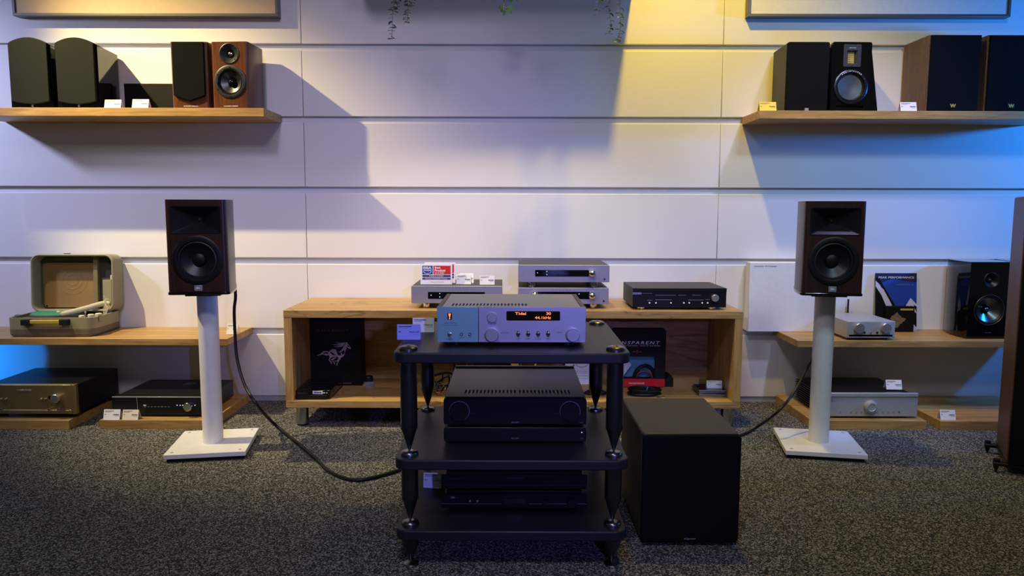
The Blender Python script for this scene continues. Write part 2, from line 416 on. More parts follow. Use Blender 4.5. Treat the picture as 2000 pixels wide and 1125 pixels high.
# ------------------------------------------------------------------ hanging planter and plants
pt = thing('hanging_planter', 'white wall planter box with trailing plants above the console', 'planter', (0, D, 2.17))
tb = MB().box(-.78, .615, -.45, 0, 0, .02).box(-.78, .615, -.45, -.435, .02, .17).box(-.78, .615, -.015, 0, .02, .17).box(-.78, -.765, -.435, -.015, .02, .17).box(.60, .615, -.435, -.015, .02, .17)
part('trough', tb, 'white_paint', pt); boxp('soil', (-.764, .599, -.434, -.016, .02, .13), 'deck_brown', pt)
def leaf_mesh(l, wd):
    b = MB(); n = 10; up = []; 
    pts = [(0, 0)]+[(l*(.5-.5*math.cos(PI*k/5)), wd/2*math.sin(PI*k/5)) for k in range(1, 5)]+[(l, 0)]+[(l*(.5-.5*math.cos(PI*k/5)), -wd/2*math.sin(PI*k/5)) for k in range(4, 0, -1)]
    v = [(x, y, .08*l*math.sin(PI*x/l)+abs(y)*.25) for x, y in pts]
    vs = v+[(x, y, z-.0006) for x, y, z in v]
    m_ = len(pts)
    return b.add(vs, [tuple(range(m_)), tuple(range(2*m_-1, m_-1, -1))]+[(i, m_+i, m_+(i+1) % m_, (i+1) % m_) for i in range(m_)]).mesh('leaf')
LEAF = [leaf_mesh(.023, .015), leaf_mesh(.019, .011), leaf_mesh(.015, .008)]
def trailing(label, pts, Y, lm, nl, spread=1.0):
    wpts = [P(x, y, Y) for x, y in pts]
    wpts = [Vector((wpts[0].x, 3.545, 2.302)), Vector((wpts[0].x, 3.535, 2.34)), Vector((wpts[0].x, 3.505, 2.355)), Vector((wpts[0].x, Y+.002, 2.32)), Vector((wpts[0].x, Y, 2.22))]+wpts
    path = smooth_path(wpts, 6)
    base = Vector((wpts[0].x, 3.545, 2.30))
    t = thing('trailing_plant', label, 'plant', base, 0, 'trailing plants')
    part('stem', MB().tube([p-base for p in path], .0011, 5), 'stem', t)
    low = [p for p in path if p.z < 2.25]
    me = [l.copy() for l in LEAF]
    for k in range(nl):
        f = k/(nl-1); i = min(int(f*(len(low)-1)), len(low)-2)
        p = low[i].lerp(low[i+1], f*(len(low)-1)-i)
        for sd in (0, PI):
            if random.random() < .12: continue
            a = sd+random.uniform(-.8, .8)+(k % 2)*.5
            d = LEAFM[lm][0 if f < .45 else (1 if f < .8 else random.choice((1, 2)))]
            o = link('leaf', d, lm, t, p-base, (random.uniform(-.5, .5), random.uniform(-.1, .75), a))
            s = random.uniform(.8, 1.25)*spread; o.scale = (s, s, s)
LEAFM = {}
for lm in ('leaf', 'leaf_pale'):
    LEAFM[lm] = [l.copy() for l in LEAF]
    for l in LEAFM[lm]: l.materials.append(MATS[lm])
trailing('longest dark green trailing sprig hanging at upper centre-left', [(769, -5), (767, 30), (766, 55), (765, 76)], 3.485, 'leaf', 17)
trailing('short dark trailing sprig right beside the longest left one', [(778, -25), (778, 0), (776, 18)], 3.485, 'leaf', 9)
trailing('dark trailing sprig with a curled tip, at upper centre-left', [(796, -10), (797, 20), (796, 35), (794, 45)], 3.485, 'leaf', 13)
trailing('tiny dark trailing sprig right of the curled one', [(806, -25), (805, 0), (803, 11)], 3.485, 'leaf', 7)
trailing('short pale trailing sprig hanging leftmost of the upper right group', [(1173, -15), (1170, 5), (1166, 27)], 3.485, 'leaf_pale', 9)
trailing('medium green trailing sprig in the middle of the upper right group', [(1191, -10), (1190, 20), (1193, 45), (1190, 66)], 3.485, 'leaf', 15)
trailing('longest pale trailing sprig with brightly lit leaves near the yellow wall patch', [(1211, -10), (1211, 25), (1212, 55), (1205, 82)], 3.485, 'leaf_pale', 20, 1.1)
# ivy
iv = P(985, 0, 3.48); ivb = Vector((iv.x, 3.545, 2.30))
t = thing('trailing_plant', 'green ivy sprig with pointed leaves hanging at top centre', 'plant', ivb, 0, 'trailing plants')
path = smooth_path([Vector((iv.x, 3.545, 2.302)), Vector((iv.x, 3.505, 2.355)), Vector((iv.x, 3.485, 2.32)), P(984, 0, 3.48), P(983, 14, 3.48), P(984, 27, 3.48)], 6)
part('stem', MB().tube([p-ivb for p in path], .0022, 6), 'stem', t)
ivp = [(0, .0), (.012, -.004), (.02, .006), (.016, .013), (.030, .016), (.018, .024), (.012, .030), (0, .046), (-.012, .030), (-.018, .024), (-.030, .016), (-.016, .013), (-.02, .006), (-.012, -.004)]
iml = MB().front([(x*.62, -z*.62) for x, z in reversed(ivp)], 0, .0008).mesh('leaf'); iml.materials.append(MATS['ivy'])
for (px, py, ry, rz, s) in ((981, 13, .3, .9, 1.0), (994, 12, -.35, -.2, 1.35), (985, 21, .2, 1.0, .85), (989, -12, .2, .4, 1.0), (999, -12, .1, -.4, 1.45), (1006, -14, -.3, .3, 1.3), (978, -22, .3, 0, 1.2)):
    p = P(px, py, 3.475)
    o = link('leaf', iml, 'ivy', t, p-ivb, (0, ry, rz)); o.scale = (s, s, s)
part('leaf_stalk', MB().tube([P(984, 13, 3.479)-ivb, P(990, 16, 3.476)-ivb, P(994, 17, 3.476)-ivb], .0009, 5), 'stem', t)

# ------------------------------------------------------------------ oak console
CZ = .567; CB = .132; CX0, CX1, CY = -1.075, 1.088, 3.455
t = thing('media_console', 'long low oak console with two open bays on metal legs', 'console', (0, CY, 0))
boxp('top_panel', (CX0, CX1, 0, .485, .531, CZ), 'oak_crack', t)
boxp('bottom_panel', (CX0, CX1, 0, .485, .098, CB), 'oak_crack', t)
boxp('side_panel', (CX0, CX0+.038, .001, .484, CB, .531), 'oak_z', t)
boxp('side_panel', (CX1-.038, CX1, .001, .484, CB, .531), 'oak_z', t)
boxp('divider', (-.004, .032, .004, .47, CB, .531), 'oak_z', t)
boxp('back_panel', (CX0+.038, -.004, .472, .484, CB, .531), 'oak_crack', t, 0)
boxp('back_panel', (.032, CX1-.038, .472, .484, CB, .531), 'oak_crack', t, 0)
for x in (-1.015, 1.045):
    for y in (.06, .42):
        l = part('leg', MB().cyl((x, y, .008), .029, .09), 'steel', t)
        part('foot_pad', MB().cyl((x, y, 0), .027, .008), 'rubber', l)

# ------------------------------------------------------------------ price cards
def card(label, loc, w_, h_, rz=0, lean=.28, m_='paper', price=None, group='price cards', mt='print', wire=False, head=True):
    t = thing('price_card', label, 'price card', loc, rz, group)
    dy = math.tan(lean)*h_; th = .0012
    if wire: z0 = .004
    else: z0 = 0
    f = MB().side([(0, z0), (th, z0), (dy+th, h_+z0), (dy, h_+z0)], -w_/2, w_/2)
    part('face', f, m_, t)
    part('prop', MB().side([(dy+th, h_+z0), (dy+th+.0008, h_+z0), (2*dy+.012, 0), (2*dy+.0108, 0)], -w_/2, w_/2), m_ if not wire else 'acrylic', t)
    def on(x, fz): return (x, dy*fz-.0007, z0+h_*fz)
    def bar(x0, x1, fz, hh):
        b = MB(); o1 = .0005
        za, zb = fz-hh/2, fz+hh/2
        b.add([(x0, dy*za-o1, z0+h_*za), (x1, dy*za-o1, z0+h_*za), (x1, dy*zb-o1, z0+h_*zb), (x0, dy*zb-o1, z0+h_*zb)], [(0, 1, 2, 3)])
        return b
    part('print_line', bar(-w_*.44, w_*.12, .86, .05), mt, t)
    part('print_line', bar(-w_*.44, -w_*.05, .76, .035), 'print_light', t)
    part('print_line', bar(-w_*.44, -w_*.34, .52, .05), mt, t)
    part('print_line', bar(w_*.17, w_*.44, .36, .035), 'print_light', t)
    if price: txt(t, price, 0, 0, h_*.13, mt, w=w_*.42, align='R', rot=(-lean, 0, 0), loc=on(w_*.44, .50), bold=.02)
    else: part('print_line', bar(w_*.08, w_*.44, .50, .085), mt, t)
    return t
def cardpx(label, px0, px1, y_, z, h_=.046, **k):
    a = P(px0, 600, y_); b = P(px1, 600, y_)
    return card(label, ((a.x+b.x)/2, y_, z), b.x-a.x, h_, **k)
UX = lambda px, py, Y: P(px, py, Y).x
def cardp(label, px0, px1, py, Y, z, h_, **k):
    a = UX(px0, py, Y); b = UX(px1, py, Y)
    return card(label, ((a+b)/2, Y, z), b-a, h_, **k)
cardp('bright white price card beside the second curved black speaker', 203, 235, 205, 3.70, US, .043)
cardp('bright white price card before the flat black panel', 257, 289, 205, 3.695, US, .045)
cardp('yellow price card at the end of the upper right shelf', 1484, 1517, 210, 3.70, USR, .045, m_='paper_yellow')
cardp('white price card leaning at the foot of the walnut speaker', 1760, 1791, 210, 3.695, USR, .045, rz=-.05)
cardp('white price card on thick floor plinth, left of the cream one', 201, 233, 812, 3.436, PH, .046)
cardp('cream price card on floor plinth before the black amplifier', 238, 269, 812, 3.436, PH, .045, m_='paper_warm')
cardp('white price card standing on the silver amplifier with cooling fins', 1732, 1762, 755, 3.56, .168, .045, rz=-.05)
cardp('price card standing alone on the far right plinth', 1838, 1867, 812, 3.47, PH, .045, rz=-.06)
cardp('white price card in wire stand at the end of low left shelf', 440, 463, 645, 3.70, LS, .05, lean=.3, rz=-.25, wire=True)

# ------------------------------------------------------------------ speaker builders
def driver(parent, name, cx, cz, prof_list):
    """prof_list: [(part_name, material, profile)] lathed about the y axis at (cx, 0, cz)"""
    root = None
    for nm, mt, prof in prof_list:
        o = part(nm, MB().lathe(prof, (cx, 0, cz), 'y', 36), mt, root or parent)
        if root is None: root = o
    return root
def screws(parent, cx, cz, r, n, mt, a0=.785, s=.003, y=-.006):
    for k in range(n):
        a = a0+2*PI*k/n
        part('screw', MB().cyl((cx+r*math.cos(a), y, cz+r*math.sin(a)), s, .004, 'y', 8), mt, parent)

# --- white-stand monitors
def monitor(label, loc, rz, left):
    t = thing('bookshelf_speaker', label, 'speaker', loc, rz, 'dark wood monitors on white stands')
    W, H, Dp = .236, .372, .27
    # plan outline (front at y=0), rounded front corners, sides bowing to a narrower back
    def outline(g=0):
        pts = []
        w2 = W/2+g
        r = .016
        for k in range(6):
            a = -PI/2+PI/2*k/5; pts.append((w2-r+r*math.cos(a), r+r*math.sin(a)-g))
        for k in range(1, 8):
            f = k/7; pts.append((w2-.034*f**2, r+(Dp-r)*f+g*f))
        out = pts+[(-x, y) for x, y in reversed(pts)]
        return out
    ol = outline()
    hz0, hz1 = .252, .358      # horn opening
    hx = .095
    wz, wr = .144, .099
    n = len(ol)
    z0 = .014
    b = MB()
    b.add([(x, y, z0) for x, y in ol]+[(x, y, z0+H) for x, y in ol], [tuple(range(n-1, -1, -1)), tuple(range(n, 2*n))]+[(i, (i+1) % n, n+(i+1) % n, n+i) for i in range(n-1)])
    fx = ol[0][0]
    b.flat([[(-fx, z0), (fx, z0), (fx, z0+H), (-fx, z0+H)], rrect(-hx, hx, hz0, hz1, .006, 3), circ(0, wz, wr-.004, 36)], 0)
    part('cabinet', b, 'wenge', t)
    # horn waveguide
    o_ = rrect(-hx, hx, hz0, hz1, .006, 3); hc = (hz0+hz1)/2
    hm = MB(); nn = len(o_)
    thr = [(.012*(1 if x > 0 else -1)*min(1, abs(x)/.05)+0, hc+.013*(1 if z > hc else -1)*min(1, abs(z-hc)/.03)) for x, z in o_]
    lip = rrect(-hx-.003, hx+.003, hz0-.003, hz1+.003, .007, 3)
    hm.add([(x, -.002, z) for x, z in lip]+[(x, -.002, z) for x, z in o_]+[(x, .055, z) for x, z in thr],
           [(i, (i+1) % nn, nn+(i+1) % nn, nn+i) for i in range(nn)]+[(nn+i, nn+(i+1) % nn, 2*nn+(i+1) % nn, 2*nn+i) for i in range(nn)]+[tuple(range(2*nn, 3*nn))])
    hm.add([(x, -.002, z) for x, z in lip]+[(x, .002, z) for x, z in lip], [(i, (i+1) % nn, nn+(i+1) % nn, nn+i) for i in range(nn)])
    ho = part('horn', hm, 'cone', t, smooth=20)
    part('horn_throat', MB().lathe([(0, .048), (.004, .049), (.008, .053)], (0, 0, hc), 'y', 16), 'rubber_grey', ho)
    driver(t, 'woofer', 0, wz, [
        ('woofer', 'rubber', [(wr, .002), (wr, -.003), (wr-.006, -.006), (wr-.02, -.004), (wr-.026, .004), (wr-.028, .012)]),
        ('surround', 'rubber_grey', [(wr-.0275, .010), (wr-.022, .002), (wr-.029, .000), (wr-.033, .010)]),
        ('cone', 'cone', [(wr-.031, .010), (.026, .030)]),
        ('dust_cap', 'rubber', [(.028, .028), (.024, .020), (.014, .015), (0, .0135)])])
    bd = boxp('badge', (-.0155, .0155, -.003, .001, .0185, .0415), 'silver', t, .001)
    boxp('badge_plate', (-.0125, .0125, -.0036, -.002, .0215, .0385), 'print_grey', bd, 0)
    txt(bd, 'JBL', 0, .030, .0095, 'print_white', y=-.0042, w=.019, bold=.03)
    # glossy base plate
    ob = outline(.004); part('base_plate', MB().plan([(x*.99, y) for x, y in ob], .003, .0138), 'black_gloss', t, .002)
    boxp('foot', (-.085, .085, .03, .2, 0, .003), 'black_matte', t, 0)
    return t
def stand(label, loc, rz, H=.685):
    t = thing('speaker_stand', label, 'speaker stand', loc, rz, 'white speaker stands')
    boxp('base_plate', (-.162, .162, -.168, .168, .016, .036), 'white_paint', t, .002)
    boxp('base_pad', (-.152, .152, -.158, .158, 0, .0158), 'black_matte', t)
    part('column', MB().cyl((0, -.01, .036), .042, H-.048, n=40), 'white_paint', t)
    boxp('top_plate', (-.07, .07, -.085, .075, H-.0118, H), 'black_satin', t)
    for x in (-.135, .135):
        for y in (-.14, .14): part('spike_cap', MB().lathe([(0, .0375), (.005, .0375), (.0062, .037), (.007, .0355)], (x, y, 0), 'z', 16), 'silver_dull', t)
    return t
SH = .692
stand('white speaker stand with round column left of the console', (-1.298, 3.145, 0), math.radians(9.5), SH)
stand('white speaker stand with round column right of the console', (1.345, 3.17, 0), math.radians(-10.5), SH)
monitor('dark wood monitor speaker on the white stand left of console', (-1.268, 2.985, SH), math.radians(7.5), True)
monitor('dark wood monitor speaker on the white stand right of console', (1.302, 3.0, SH), math.radians(-7.5), False)

# --- curved black speakers, upper left shelf
def curved_speaker(label, x, y):
    t = thing('bookshelf_speaker', label, 'speaker', (x, y, US), 0, 'curved black speakers')
    W, H = .207, .335
    def arch(w_, z0, z1, sag, sag0=0):
        p = [(-w_/2+w_*k/12, z0-sag0*(1-((k-6)/6)**2)) for k in range(13)]
        return p+[(w_/2-w_*k/12, z1-sag+sag*(1-((k-6)/6)**2)) for k in range(13)]
    part('cabinet', MB().front(arch(W, 0, H, .030), .016, .23, arch(W*.86, 0, H-.012, .025)), 'black_gloss', t, smooth=30)
    part('grille', MB().front(arch(W*.90, .034, H+.002, .026, .014), 0, .0155), 'grille_grey', t, .003)
    part('badge', MB().front(rrect(-.004, .004, .008, .022, .0035, 4), .012, .0158), 'silver', t)
    return t
curved_speaker('curved black speaker with dark grille, outermost on the upper left shelf', -2.352, 3.70)
curved_speaker('curved black speaker with dark grille, next to the white price cards', -2.125, 3.70)
a = P(243, 164, 3.92); b_ = P(337, 164, 3.92)
t = thing('display_panel', 'low flat black panel standing between white cards and walnut speakers', 'panel', ((a.x+b_.x)/2+.01, 3.915, US))
boxp('panel_board', (-.135, .135, 0, .02, 0, a.z-US), 'black_soft', t, .001)
boxp('panel_edge', (-.135, .135, -.0006, .0195, a.z-US-.0006, a.z-US+.001), 'black_gloss', t, 0)

# --- walnut speakers, upper left shelf
def walnut_speaker(label, x0, x1, y, rz, grille):
    t = thing('bookshelf_speaker', label, 'speaker', ((x0+x1)/2, y, US), rz, 'glossy walnut speakers')
    W = x1-x0; H = .318; w2 = W/2; Dp = .205
    b = MB()
    ol = [(w2-.012, 0), (w2-.004, .004), (w2, .014), (w2-.003, Dp-.02), (w2-.015, Dp), (-w2+.015, Dp), (-w2+.003, Dp-.02), (-w2, .014), (-w2+.004, .004), (-w2+.012, 0)]
    n = len(ol)
    b.add([(x, yy, 0) for x, yy in ol]+[(x, yy, H) for x, yy in ol], [tuple(range(n-1, -1, -1)), tuple(range(n, 2*n))]+[(i, (i+1) % n, n+(i+1) % n, n+i) for i in range(n-1)])
    fx = w2-.012; outer = [(-fx, 0), (fx, 0), (fx, H), (-fx, H)]
    if grille:
        b.flat([outer], 0)
        part('cabinet', b, 'walnut_gloss', t)
        gw = w2*.84
        part('grille', MB().front([(0, .035), (gw, .062), (gw, H-.002), (-gw, H-.002), (-gw, .062)], -.014, -.001), 'grille', t, .003)
    else:
        tz, tr, wz, wr = .262, .049, .128, .079
        b.flat([outer, circ(0, tz, tr-.004), circ(0, wz, wr-.004, 36)], 0)
        part('cabinet', b, 'walnut_gloss', t)
        tw = driver(t, 'tweeter', 0, tz, [('tweeter', 'rubber_grey', [(tr, .001), (tr, -.003), (tr-.003, -.004), (.03, .006), (.017, .02)]), ('dome', 'chrome', [(.013, .018), (.010, .011), (.005, .008), (0, .0075)]), ('dome_ring', 'rubber', [(.018, .019), (.014, .014), (.0125, .018)])])
        screws(tw, 0, tz, .040, 4, 'rubber', y=-.004)
        wf = driver(t, 'woofer', 0, wz, [('woofer', 'rubber_grey', [(wr, .002), (wr, -.004), (wr-.004, -.006), (wr-.015, -.005), (wr-.019, .006)]),
            ('surround', 'rubber', [(wr-.016, .002), (wr-.022, -.002), (wr-.028, .008)]), ('cone', 'dark_chrome', [(wr-.027, .008), (.018, .028)]), ('trim_ring', 'chrome', [(wr-.0155, -.003), (wr-.017, -.0055), (wr-.0185, -.003)]),
            ('phase_plug', 'black_gloss', [(.019, .03), (.016, .012), (.009, .006), (0, .004)])])
        screws(wf, 0, wz, .070, 6, 'rubber', a0=.52, y=-.008)
    txt(t, 'ACOUSTIC ENERGY', 0, .012, .0042, 'print_white', w=.072, bold=.02)
walnut_speaker('glossy walnut speaker with pointed black grille on the upper left shelf', -1.664, -1.480, 3.705, 0, True)
walnut_speaker('glossy walnut speaker with bare tweeter and woofer on the upper left shelf', -1.466, -1.282, 3.70, math.radians(-4), False)

# --- right shelf: ribbon tweeter pair
def ribbon_speaker(label, x, y, grille, rz):
    t = thing('bookshelf_speaker', label, 'speaker', (x, y, USR), rz, 'black speakers of the ribbon tweeter pair')
    W = .195 if not grille else .205; H = .330; w2 = W/2
    outer = rrect(-w2, w2, 0, H, .010, 4)
    if grille:
        part('cabinet', MB().front(outer, .014, .21, rrect(-w2*.96, w2*.96, 0, H-.004, .01, 4)), 'dark_tex', t)
        part('grille', MB().front(rrect(-w2, w2, .001, H, .010, 4), 0, .0135), 'grille', t, .003)
        boxp('badge', (-.008, .011, -.002, .0, .003, .015), 'silver', t, .001)
        return
    b = MB()
    tz0, tz1, tw = .212, .318, .043
    wz, wr = .116, .083
    b.flat([outer, rrect(-tw+.002, tw-.002, tz0+.002, tz1-.002, .004, 3), circ(0, wz, wr-.004, 36), rrect(-.07, .07, .012, .028, .0078, 4)], 0)
    back = [(x_+(.055*(1-z_/H)+.006 if x_ > 0 else 0), z_) for x_, z_ in rrect(-w2*.96, w2, 0, H, .010, 4)]
    part('baffle', b.front(outer, 0, .02, cap0=False, cap1=False), 'black_gloss', t)
    flare = [(x_+(.050*(1-z_/H)+.004 if x_ > 0 else 0), z_) for x_, z_ in rrect(-w2*.97, w2, 0, H-.001, .010, 4)]
    part('cabinet', MB().front(flare, .0201, .21, [(x_+(.02 if x_ > 0 else .01), z_) for x_, z_ in flare]), 'black_gloss', t)
    pz = [(-.016, .232), (.016, .232), (.016, .282), (-.016, .282)]
    tp = MB().flat([rrect(-tw, tw, tz0, tz1, .005, 3), [(-.027, .224), (.027, .224), (.027, .290), (-.027, .290)]], -.004)
    q = [(-.027, .224), (.027, .224), (.027, .290), (-.027, .290)]
    tp.add([(x_, -.004, z_) for x_, z_ in q]+[(x_, .012, z_) for x_, z_ in pz], [(i, (i+1) % 4, 4+(i+1) % 4, 4+i) for i in range(4)])
    tp.front(rrect(-tw, tw, tz0, tz1, .005, 3), -.004, .002, cap0=False, cap1=False)
    tq = part('tweeter_plate', tp, 'tweeter_plate', t)
    boxp('ribbon', (-.0155, .0155, .011, .014, .232, .282), 'gold_badge', tq, 0)
    for k in range(5): boxp('ribbon_bar', (-.0155, .0155, .0098, .011, .238+k*.0095, .2394+k*.0095), 'print', tq, 0)
    for (sx, sz) in ((-.034, .310), (.034, .310), (0, .2175)): part('screw', MB().cyl((sx, -.006, sz), .0024, .003, 'y', 8), 'chrome', tq)
    txt(tq, 'audiovector', 0, .302, .0045, 'print_white', y=-.0046, w=.034)
    wo = driver(t, 'woofer', 0, wz, [('woofer', 'gunmetal', [(wr, .002), (wr, -.005), (wr-.003, -.0065), (wr-.013, -.006), (wr-.016, .002)]), ('surround', 'rubber', [(wr-.014, .002), (wr-.019, -.002), (wr-.024, .006)]), ('cone', 'alu_cone', [(wr-.023, .006), (.028, .010), (.014, .0115), (0, .012)])])
    screws(wo, 0, wz, .0755, 3, 'chrome', a0=.5236, s=.0022, y=-.009)
    for i, ch in enumerate('AUDIOVECTOR'):
        a = math.radians(128-i*7.6)
        txt(wo, ch, 0, 0, .0062, 'print_white', rot=(0, PI/2-a, 0), loc=(.0752*math.cos(a), -.0074, wz+.0752*math.sin(a)), bold=.02)
    part('port_liner', MB().front(rrect(-.07, .07, .012, .028, .0078, 4), .0, .05, cap0=False), 'black_matte', t)
    for z_ in (.016,): boxp('port_lip', (-.066, .066, .004, .03, z_-.0015, z_), 'black_matte', t, 0)
ribbon_speaker('black speaker with plain fabric grille beside the yellow price card', 1.437, 3.705, True, 0)
ribbon_speaker('glossy black speaker with golden ribbon tweeter and metal cone', 1.648, 3.705, False, math.radians(2))
def big_walnut(label, x0, x1, y):
    W = x1-x0; H = .363; w2 = W/2
    t = thing('bookshelf_speaker', label, 'speaker', ((x0+x1)/2, y, USR), 0, 'brown walnut speakers with black grilles')
    boxp('cabinet', (-w2, w2, .012, .245, 0, H), 'walnut', t, .001)
    boxp('grille', (-w2+.006, w2-.006, 0, .0118, .003, H-.002), 'grille_navy', t, .003)
    bd = boxp('badge', (-.016, .016, -.002, 0, .015, .037), 'gunmetal', t, .001)
    txt(bd, 'W', 0, .026, .017, 'gold_badge', y=-.0026, w=.028, bold=.04)
big_walnut('brown walnut speaker with black grille and side grain in view', 2.016, 2.270, 3.69)
big_walnut('brown walnut speaker with black grille, cut by the right photo edge', 2.300, 2.554, 3.69)

# --- black gloss speakers, lower right shelf
def fyne(label, x, y):
    t = thing('bookshelf_speaker', label, 'speaker', (x, y, LSR), 0, 'glossy black bowed speakers')
    W, H = .212, .385; w2 = W/2
    r_ = [(w2, 0), (w2+.008, .05), (w2+.008, .12), (w2-.004, .19), (w2-.03, .25)]
    ol = r_+[(-x_, y_) for x_, y_ in reversed(r_)]; n = len(ol)
    b = MB(); b.add([(x_, y_, 0) for x_, y_ in ol]+[(x_, y_, H) for x_, y_ in ol], [tuple(range(n-1, -1, -1)), tuple(range(n, 2*n))]+[(i, (i+1) % n, n+(i+1) % n, n+i) for i in range(n-1)])
    wz, wr, tz, tr = .145, .078, .295, .038
    b.flat([[(-w2, 0), (w2, 0), (w2, H), (-w2, H)], circ(0, wz, wr-.003, 36), circ(0, tz, tr-.002)], 0)
    part('cabinet', b, 'black_gloss', t, smooth=40)
    driver(t, 'tweeter', 0, tz, [('tweeter', 'black_satin', [(tr, .0), (tr-.002, -.0015), (.015, .02)]), ('dome', 'chrome', [(.009, .019), (.0065, .012), (0, .0095)]), ('dome_ring', 'rubber_grey', [(.0145, .019), (.011, .013), (.009, .018)])])
    driver(t, 'woofer', 0, wz, [('woofer', 'rubber_grey', [(wr, .001), (wr-.003, -.003), (wr-.008, .004)]), ('surround', 'rubber', [(wr-.008, .004), (wr-.012, -.001), (wr-.018, .008)]), ('cone', 'dark_chrome', [(wr-.017, .008), (.02, .034)]), ('phase_plug', 'dark_chrome', [(.014, .036), (.010, .02), (0, .012)])])
    txt(t, 'Fyne Audio', 0, .032, .006, 'print_grey', w=.03)
fyne('glossy black bowed speaker on the low right shelf beside the poster', 2.378, 3.665)
fyne('glossy black bowed speaker mostly hidden behind the tall wooden speaker', 2.62-.02+.03, 3.675)

# --- tall speaker at right edge
t = thing('floor_speaker', 'tall wooden floor speaker with black front at the right photo edge', 'speaker', (2.055, 2.80, 0), math.radians(-26))
TW, TH = .21, 1.055
boxp('cabinet', (-TW/2, TW/2, .015, .30, .042, .042+TH), 'tower_wood', t, .008, seg=3)
boxp('grille', (-TW/2+.004, TW/2-.004, 0, .0148, .045, .04+TH), 'grille', t, .004)
boxp('base_plate', (-TW/2, TW/2, .01, .30, .028, .0418), 'black_satin', t)
for sx in (-1, 1):
    for yy in (.02, .28):
        f = part('outrigger', MB().box(sx*.06 if sx > 0 else -.15, .15 if sx > 0 else -.06, yy-.014, yy+.014, .030, .043), 'black_satin', t, .002)
        part('spike', MB().lathe([(0, 0), (.002, 0), (.011, .026), (.011, .030), (0, .030)], (sx*.138, yy, 0), 'z', 14), 'black_satin', f)
        part('spike_knob', MB().cyl((sx*.138, yy, .043), .012, .012, n=14), 'black_satin', f)

# ------------------------------------------------------------------ amplifiers and players
def front_px(Y, ox, oz):                      # local front-panel coordinates from photo pixels
    def f(px, py):
        p = P(px, py, Y); return p.x-ox, p.z-oz
    return f
def knob_prof(r, d): return [(0, -d), (r*.92, -d), (r, -d+r*.09), (r, 0)]

# hero amplifier on the rack
RT = .643
HY = 2.15; t = thing('integrated_amplifier', 'silver retro amplifier with lit orange display on top of the rack', 'amplifier', (0, HY, RT))
f = front_px(HY, 0, RT)
xa, za = f(854, 671); xb, zb = f(1144.5, 600)
za = .013; 
xs, _ = f(934.5, 630)
boxp('chassis', (xa+.004, xb-.004, .006, .335, za, zb-.0042), 'black_satin', t)
boxp('front_plate', (xa, xs-.0006, 0, .006, za, zb), 'silver_teal_light', t, .0008)
boxp('front_plate', (xs+.0006, xb, 0, .006, za, zb), 'silver', t, .0008)
for s in (xa, xb-.013): boxp('side_cheek', (s, s+.013, .0062, .335, za, zb-.0005), 'walnut', t)
sl = []
for k in range(22):
    c = xa+.040+k*.0104; sl.append((c, c+.0052))
part('top_cover', slotted(xa+.0145, xb-.0145, .0065, .333, zb-.0024, zb-.001, sl, .030, .090), 'silver_dull', t)
def knobp(nm, px, py, r, d, ff, par, mt='knob', y=0):
    x_, z_ = ff(px, py); return part(nm, MB().lathe(knob_prof(r, d), (x_, y, z_), 'y', 32), mt, par)
knobp('knob', 961, 619.5, .0142, .010, f, t); knobp('knob', 961, 653, .0192, .020, f, t); knobp('knob', 1118.3, 653, .0192, .020, f, t)
x0, z0 = f(989, 626); x1, z1 = f(1094, 608)
dp = part('display', MB().front(rrect(x0, x1, z0, z1, .003, 3), -.0004, .001), 'glass_black', t)
for body, px, py, wpx, al in (('Tidal', 1006, 612.3, 21, 'L'), ('30', 1076, 612.3, 9, 'R'), ('44.1kHz', 1076, 620.5, 31, 'R')):
    cx, cz = f(px, py); txt(dp, body, cx, cz, .0078, 'led_orange', y=-.001, w=wpx*.00151, align=al, bold=.012)
for px in (1012, 1031.5, 1051, 1070.5):
    cx, cz = f(px, 652)
    sw = part('toggle_switch', MB().lathe([(.0062, 0), (.0062, -.003), (.0045, -.0035), (.0045, -.002), (0, -.002)], (cx, 0, cz), 'y', 18), 'chrome', t)
    part('slot', MB().front(rrect(cx-.0038, cx+.0038, cz-.0085, cz+.009, .0037, 4), -.0022, .0005), 'black_gloss', sw)
    part('lever', MB().lathe([(0, -.016), (.0030, -.015), (.0036, -.012), (.0022, 0)], (cx, 0, cz+.004), 'y', 12), 'chrome', sw)
cx, cz = f(878.5, 653)
sw = part('toggle_switch', MB().lathe([(.0062, 0), (.0062, -.003), (.0045, -.0035), (0, -.003)], (cx, 0, cz), 'y', 18), 'chrome', t)
part('lever', MB().lathe([(0, -.018), (.0034, -.016), (.0040, -.012), (.0024, 0)], (cx, 0, cz+.003), 'y', 12), 'chrome', sw)
for px in (901, 917.7):
    cx, cz = f(px, 653); part('jack_socket', MB().lathe([(.0046, 0), (.0046, -.0015), (.0032, -.0015), (.003, .004), (0, .004)], (cx, 0, cz), 'y', 16), 'rubber', t)
x0, z0 = f(874, 624); x1, z1 = f(882.5, 611)
bd = part('badge', MB().front([(x0, z0), (x1, z0), (x1, z1), (x0, z1)], -.0012, .001), 'glass_black', t)
cx = (x0+x1)/2
part('emblem', MB().front([(cx-.0014, z0+.0072), (cx+.0014, z0+.0072), (cx+.0036, z1-.002), (cx-.0036, z1-.002)], -.0018, -.0012), 'led_red', bd)
part('emblem', MB().cyl((cx, -.0018, z0+.0036), .002, .0006, 'y', 12), 'led_red', bd)
